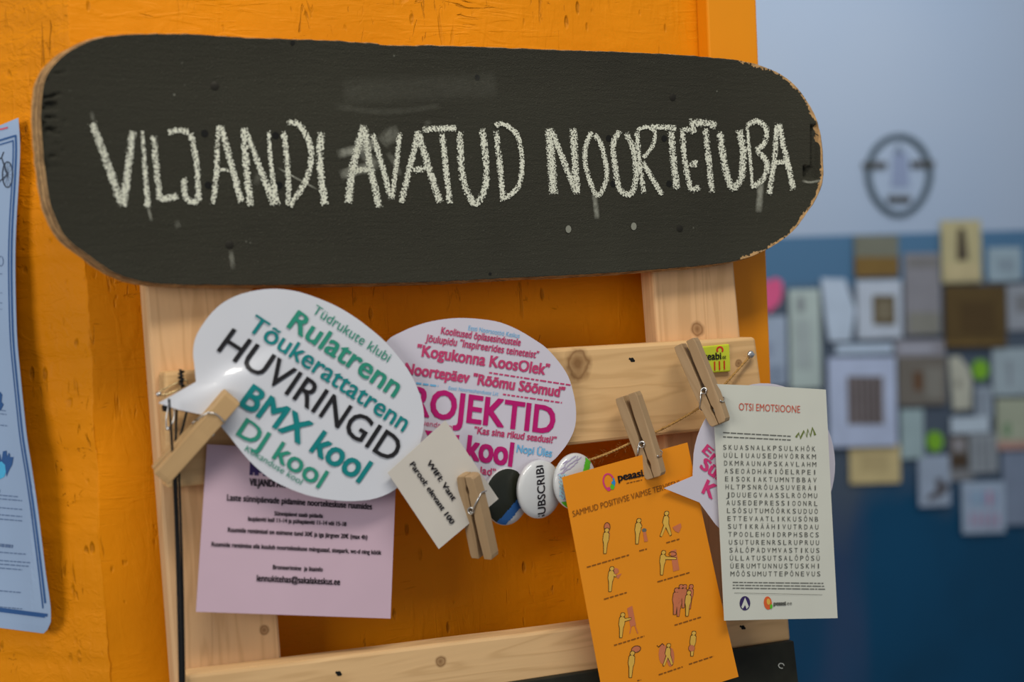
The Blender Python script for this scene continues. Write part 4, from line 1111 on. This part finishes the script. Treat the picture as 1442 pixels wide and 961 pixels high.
CMAT = {}
def cm(c, k=1.2):
    c = tuple(min(255, int(x * k * q)) for x, q in zip(c, (1.0, 1.02, .95)))
    if c not in CMAT: CMAT[c] = plain('card_paper_%d' % len(CMAT), lin(c), .7, var=.06, sc=14)
    return CMAT[c]
def card(label, pts, col, prints=(), d=.004, cat='card', name='pinned_card'):
    if len(pts) == 2: (x0, y0), (x1, y1) = pts; pts = [(x0, y0), (x1, y0 - 1), (x1, y1 - 2), (x0, y1)]
    q = [P(x, y, YB - d) for x, y in pts]; c = sum(q, Vector()) / len(q); n = len(q)
    # a slight outward bow of the free lower edge
    zt = max(p.z for p in q); front = [Vector((p.x, p.y - .03 * (zt - p.z), p.z)) for p in q]
    rt = mk(name, front + [p + Vector((0, .0015, 0)) for p in front], [tuple(range(n))[::-1], tuple(range(n, 2 * n))] + [(k, (k + 1) % n, (k + 1) % n + n, k + n) for k in range(n)], cm(col), None)
    props(rt, label, cat, 'cards pinned to the far wall')
    for pn_, (ppts, pcol) in enumerate(prints):
        if len(ppts) == 2: (x0, y0), (x1, y1) = ppts; ppts = [(x0, y0), (x1, y0), (x1, y1), (x0, y1)]
        v_ = []
        for x, y in ppts:
            p = P(x, y, YB - d); v_.append(Vector((p.x, p.y - .03 * (zt - p.z) - .0008 - .0005 * pn_, p.z)))
        mk('print', v_, [tuple(range(len(v_)))[::-1]], cm(pcol), rt)
heart = [(1082, 441), (1067, 426), (1062, 410), (1064, 397), (1073, 392), (1082, 397), (1092, 391), (1101, 396), (1102, 410), (1098, 426)]
card('pink paper heart on the far wall', heart, (180, 74, 118), cat='paper heart', name='paper_heart')
card('pale sheet right under the pink heart', [(1060, 446), (1107, 545)], (132, 142, 168), [([(1070, 482), (1086, 505)], (116, 124, 150)), ([(1072, 515), (1102, 540)], (112, 122, 148))], .005)
card('tall narrow grey-white card, second from the orange column', [(1111, 408), (1154, 548)], (146, 156, 162), [([(1122, 418), (1132, 440)], (112, 116, 126)), ([(1120, 450), (1140, 520)], (136, 143, 152))], .006)
card('white card cut to an irregular hexagon', [(1156, 392), (1190, 393), (1204, 438), (1196, 480), (1166, 481), (1161, 445)], (152, 162, 188), (), .008)
card('postcard grey on top and brown below, hanging over the mural edge', [(1203, 332), (1265, 391)], (96, 96, 90), [([(1203, 362), (1265, 362), (1265, 388.5), (1203, 390.5)], (100, 78, 42))], .008)
card('white-bordered card with a small dark square picture', [(1206, 395), (1269, 478)], (152, 158, 180), [([(1228, 416), (1260, 458)], (82, 72, 58)), ([(1234, 424), (1254, 450)], (100, 92, 80))], .006)
card('tall mauve-grey folder of a card', [(1273, 357), (1323, 473)], (112, 110, 122), [([(1277, 362), (1321, 378)], (100, 98, 104)), ([(1277, 440), (1321, 470)], (108, 106, 106))], .005)
card('cream card with a dark slender figure, the highest of the cards', [(1325, 311), (1381, 399)], (150, 140, 114), [([(1348, 322), (1358, 322), (1362, 366), (1346, 368)], (60, 52, 44)), ([(1330, 372), (1376, 394)], (158, 144, 118))], .009)
card('small white card near the right edge under the pale wall', [(1391, 349), (1438, 397)], (126, 140, 158), [([(1404, 364), (1428, 384)], (112, 124, 142))], .006)
card('large square dark brown picture', [(1330, 403), (1416, 490)], (74, 58, 32), [([(1352, 425), (1400, 470)], (66, 50, 28)), ([(1333, 480), (1412, 487)], (92, 72, 40))], .012)
card('pale card with faint print right beside the dark brown picture', [(1418, 402), (1470, 466)], (124, 126, 142), [([(1430, 415), (1450, 440)], (104, 104, 114))], .005)
card('thin white strip above the barcode-like picture', [(1177, 485), (1257, 499)], (152, 164, 192), (), .005)
card('large white-bordered picture of dark upright stripes', [(1166, 504), (1261, 630)], (150, 158, 192), [([(1192, 530), (1243, 598)], (112, 104, 112))] + [([(1194 + k * 8, 531), (1198 + k * 8, 597)], (66, 58, 60)) for k in range(6)], .010)
card('long mauve strip above the grey-brown photo', [(1260, 479), (1331, 503)], (118, 116, 130), [([(1266, 486), (1312, 496)], (136, 136, 156))], .006)
card('grey-brown photo with a small brown figure', [(1264, 503), (1332, 572)], (94, 88, 86), [([(1286, 524), (1298, 550)], (84, 58, 40)), ([(1302, 518), (1326, 562)], (108, 104, 104))], .008)
card('cream card with a cut corner beside the upper green disc', [(1336, 504), (1350, 501), (1364, 519), (1368, 533), (1366, 576), (1341, 578)], (152, 150, 146), [([(1345, 536), (1352, 546)], (110, 106, 104))], .006)
card('white sheet at the right edge right of the upper green disc', [(1397, 491), (1460, 558)], (134, 144, 160), [([(1418, 508), (1424, 544)], (116, 122, 138))], .007)
card('small white slip under the upper green disc', [(1373, 545), (1397, 590)], (122, 130, 150), [([(1378, 553), (1382, 584)], (106, 112, 130))], .005)
card('white horizontal strip below the cream cut-corner card', [(1339, 588), (1393, 611)], (156, 166, 188), (), .009)
card('narrow bluish white card beside the lower green disc', [(1268, 577), (1300, 647)], (130, 146, 158), (), .006)
card('cream card with a green plant drawing and pink lower edge', [(1403, 562), (1460, 634)], (140, 143, 134), [([(1403, 621), (1460, 621), (1460, 632), (1403, 634)], (150, 118, 116)), ([(1412, 596), (1422, 614)], (100, 122, 100))], .008)
card('small dark photo left of the ruled card', [(1336, 614), (1363, 660)], (84, 78, 78), [([(1341, 618), (1358, 636)], (124, 120, 130)), ([(1338, 641), (1361, 656)], (62, 48, 36))], .006)
card('ruled grey-white card right of the small dark photo', [(1365, 612), (1404, 667)], (124, 128, 142), [([(1372 + k * 9, 618), (1375 + k * 9, 660)], (100, 104, 118)) for k in range(3)], .007)
card('pale slip showing beneath the small dark photo', [(1334, 660), (1371, 678)], (110, 110, 120), (), .004)
card('beige card below the striped picture', [(1196, 626), (1267, 682)], (170, 152, 118), [([(1212, 640), (1250, 665)], (158, 140, 108))], .006)
card('white card with a dark crouching figure', [(1293, 642), (1337, 714)], (132, 142, 168), [([(1304, 700), (1318, 690), (1316, 676), (1324, 672), (1330, 684), (1336, 680), (1337, 686), (1326, 698), (1306, 706)], (74, 70, 78))], .009)
card('white card with rows of faint blue and pink print, lowest of the cards', [(1354, 679), (1414, 752)], (136, 148, 176), [([(1366 + k * 8, 692), (1370 + k * 8, 712)], c_) for k, c_ in enumerate(((118, 136, 176), (118, 150, 180), (110, 124, 170), (170, 120, 150), (120, 126, 164)))] + [([(1364 + k * 9, 722), (1368 + k * 9, 742)], (150, 126, 158)) for k in range(5)], .008)
card('blue-grey sheet at the right edge beside the lowest card', [(1411, 636), (1460, 740)], (106, 116, 142), (), .005)
for lb, cx, cy in (('bright green disc on the far wall, upper one beside the cream cut-corner card', 1381, 521), ('bright green disc on the far wall, lower one beside the narrow bluish card', 1317, 622)):
    q = [tuple(P(x, y, YB - .006)) for x, y in ell(cx, cy, 11.5, 14.5, 20)]; q2 = [(x, YB - .001, z) for x, y, z in q]
    props(mk('green_disc', q + q2, [tuple(range(20))[::-1], tuple(range(20, 40))] + [(k, (k + 1) % 20, (k + 1) % 20 + 20, k + 20) for k in range(20)], cm((112, 160, 44), 1.1)), lb, 'disc', 'green discs on the far wall')
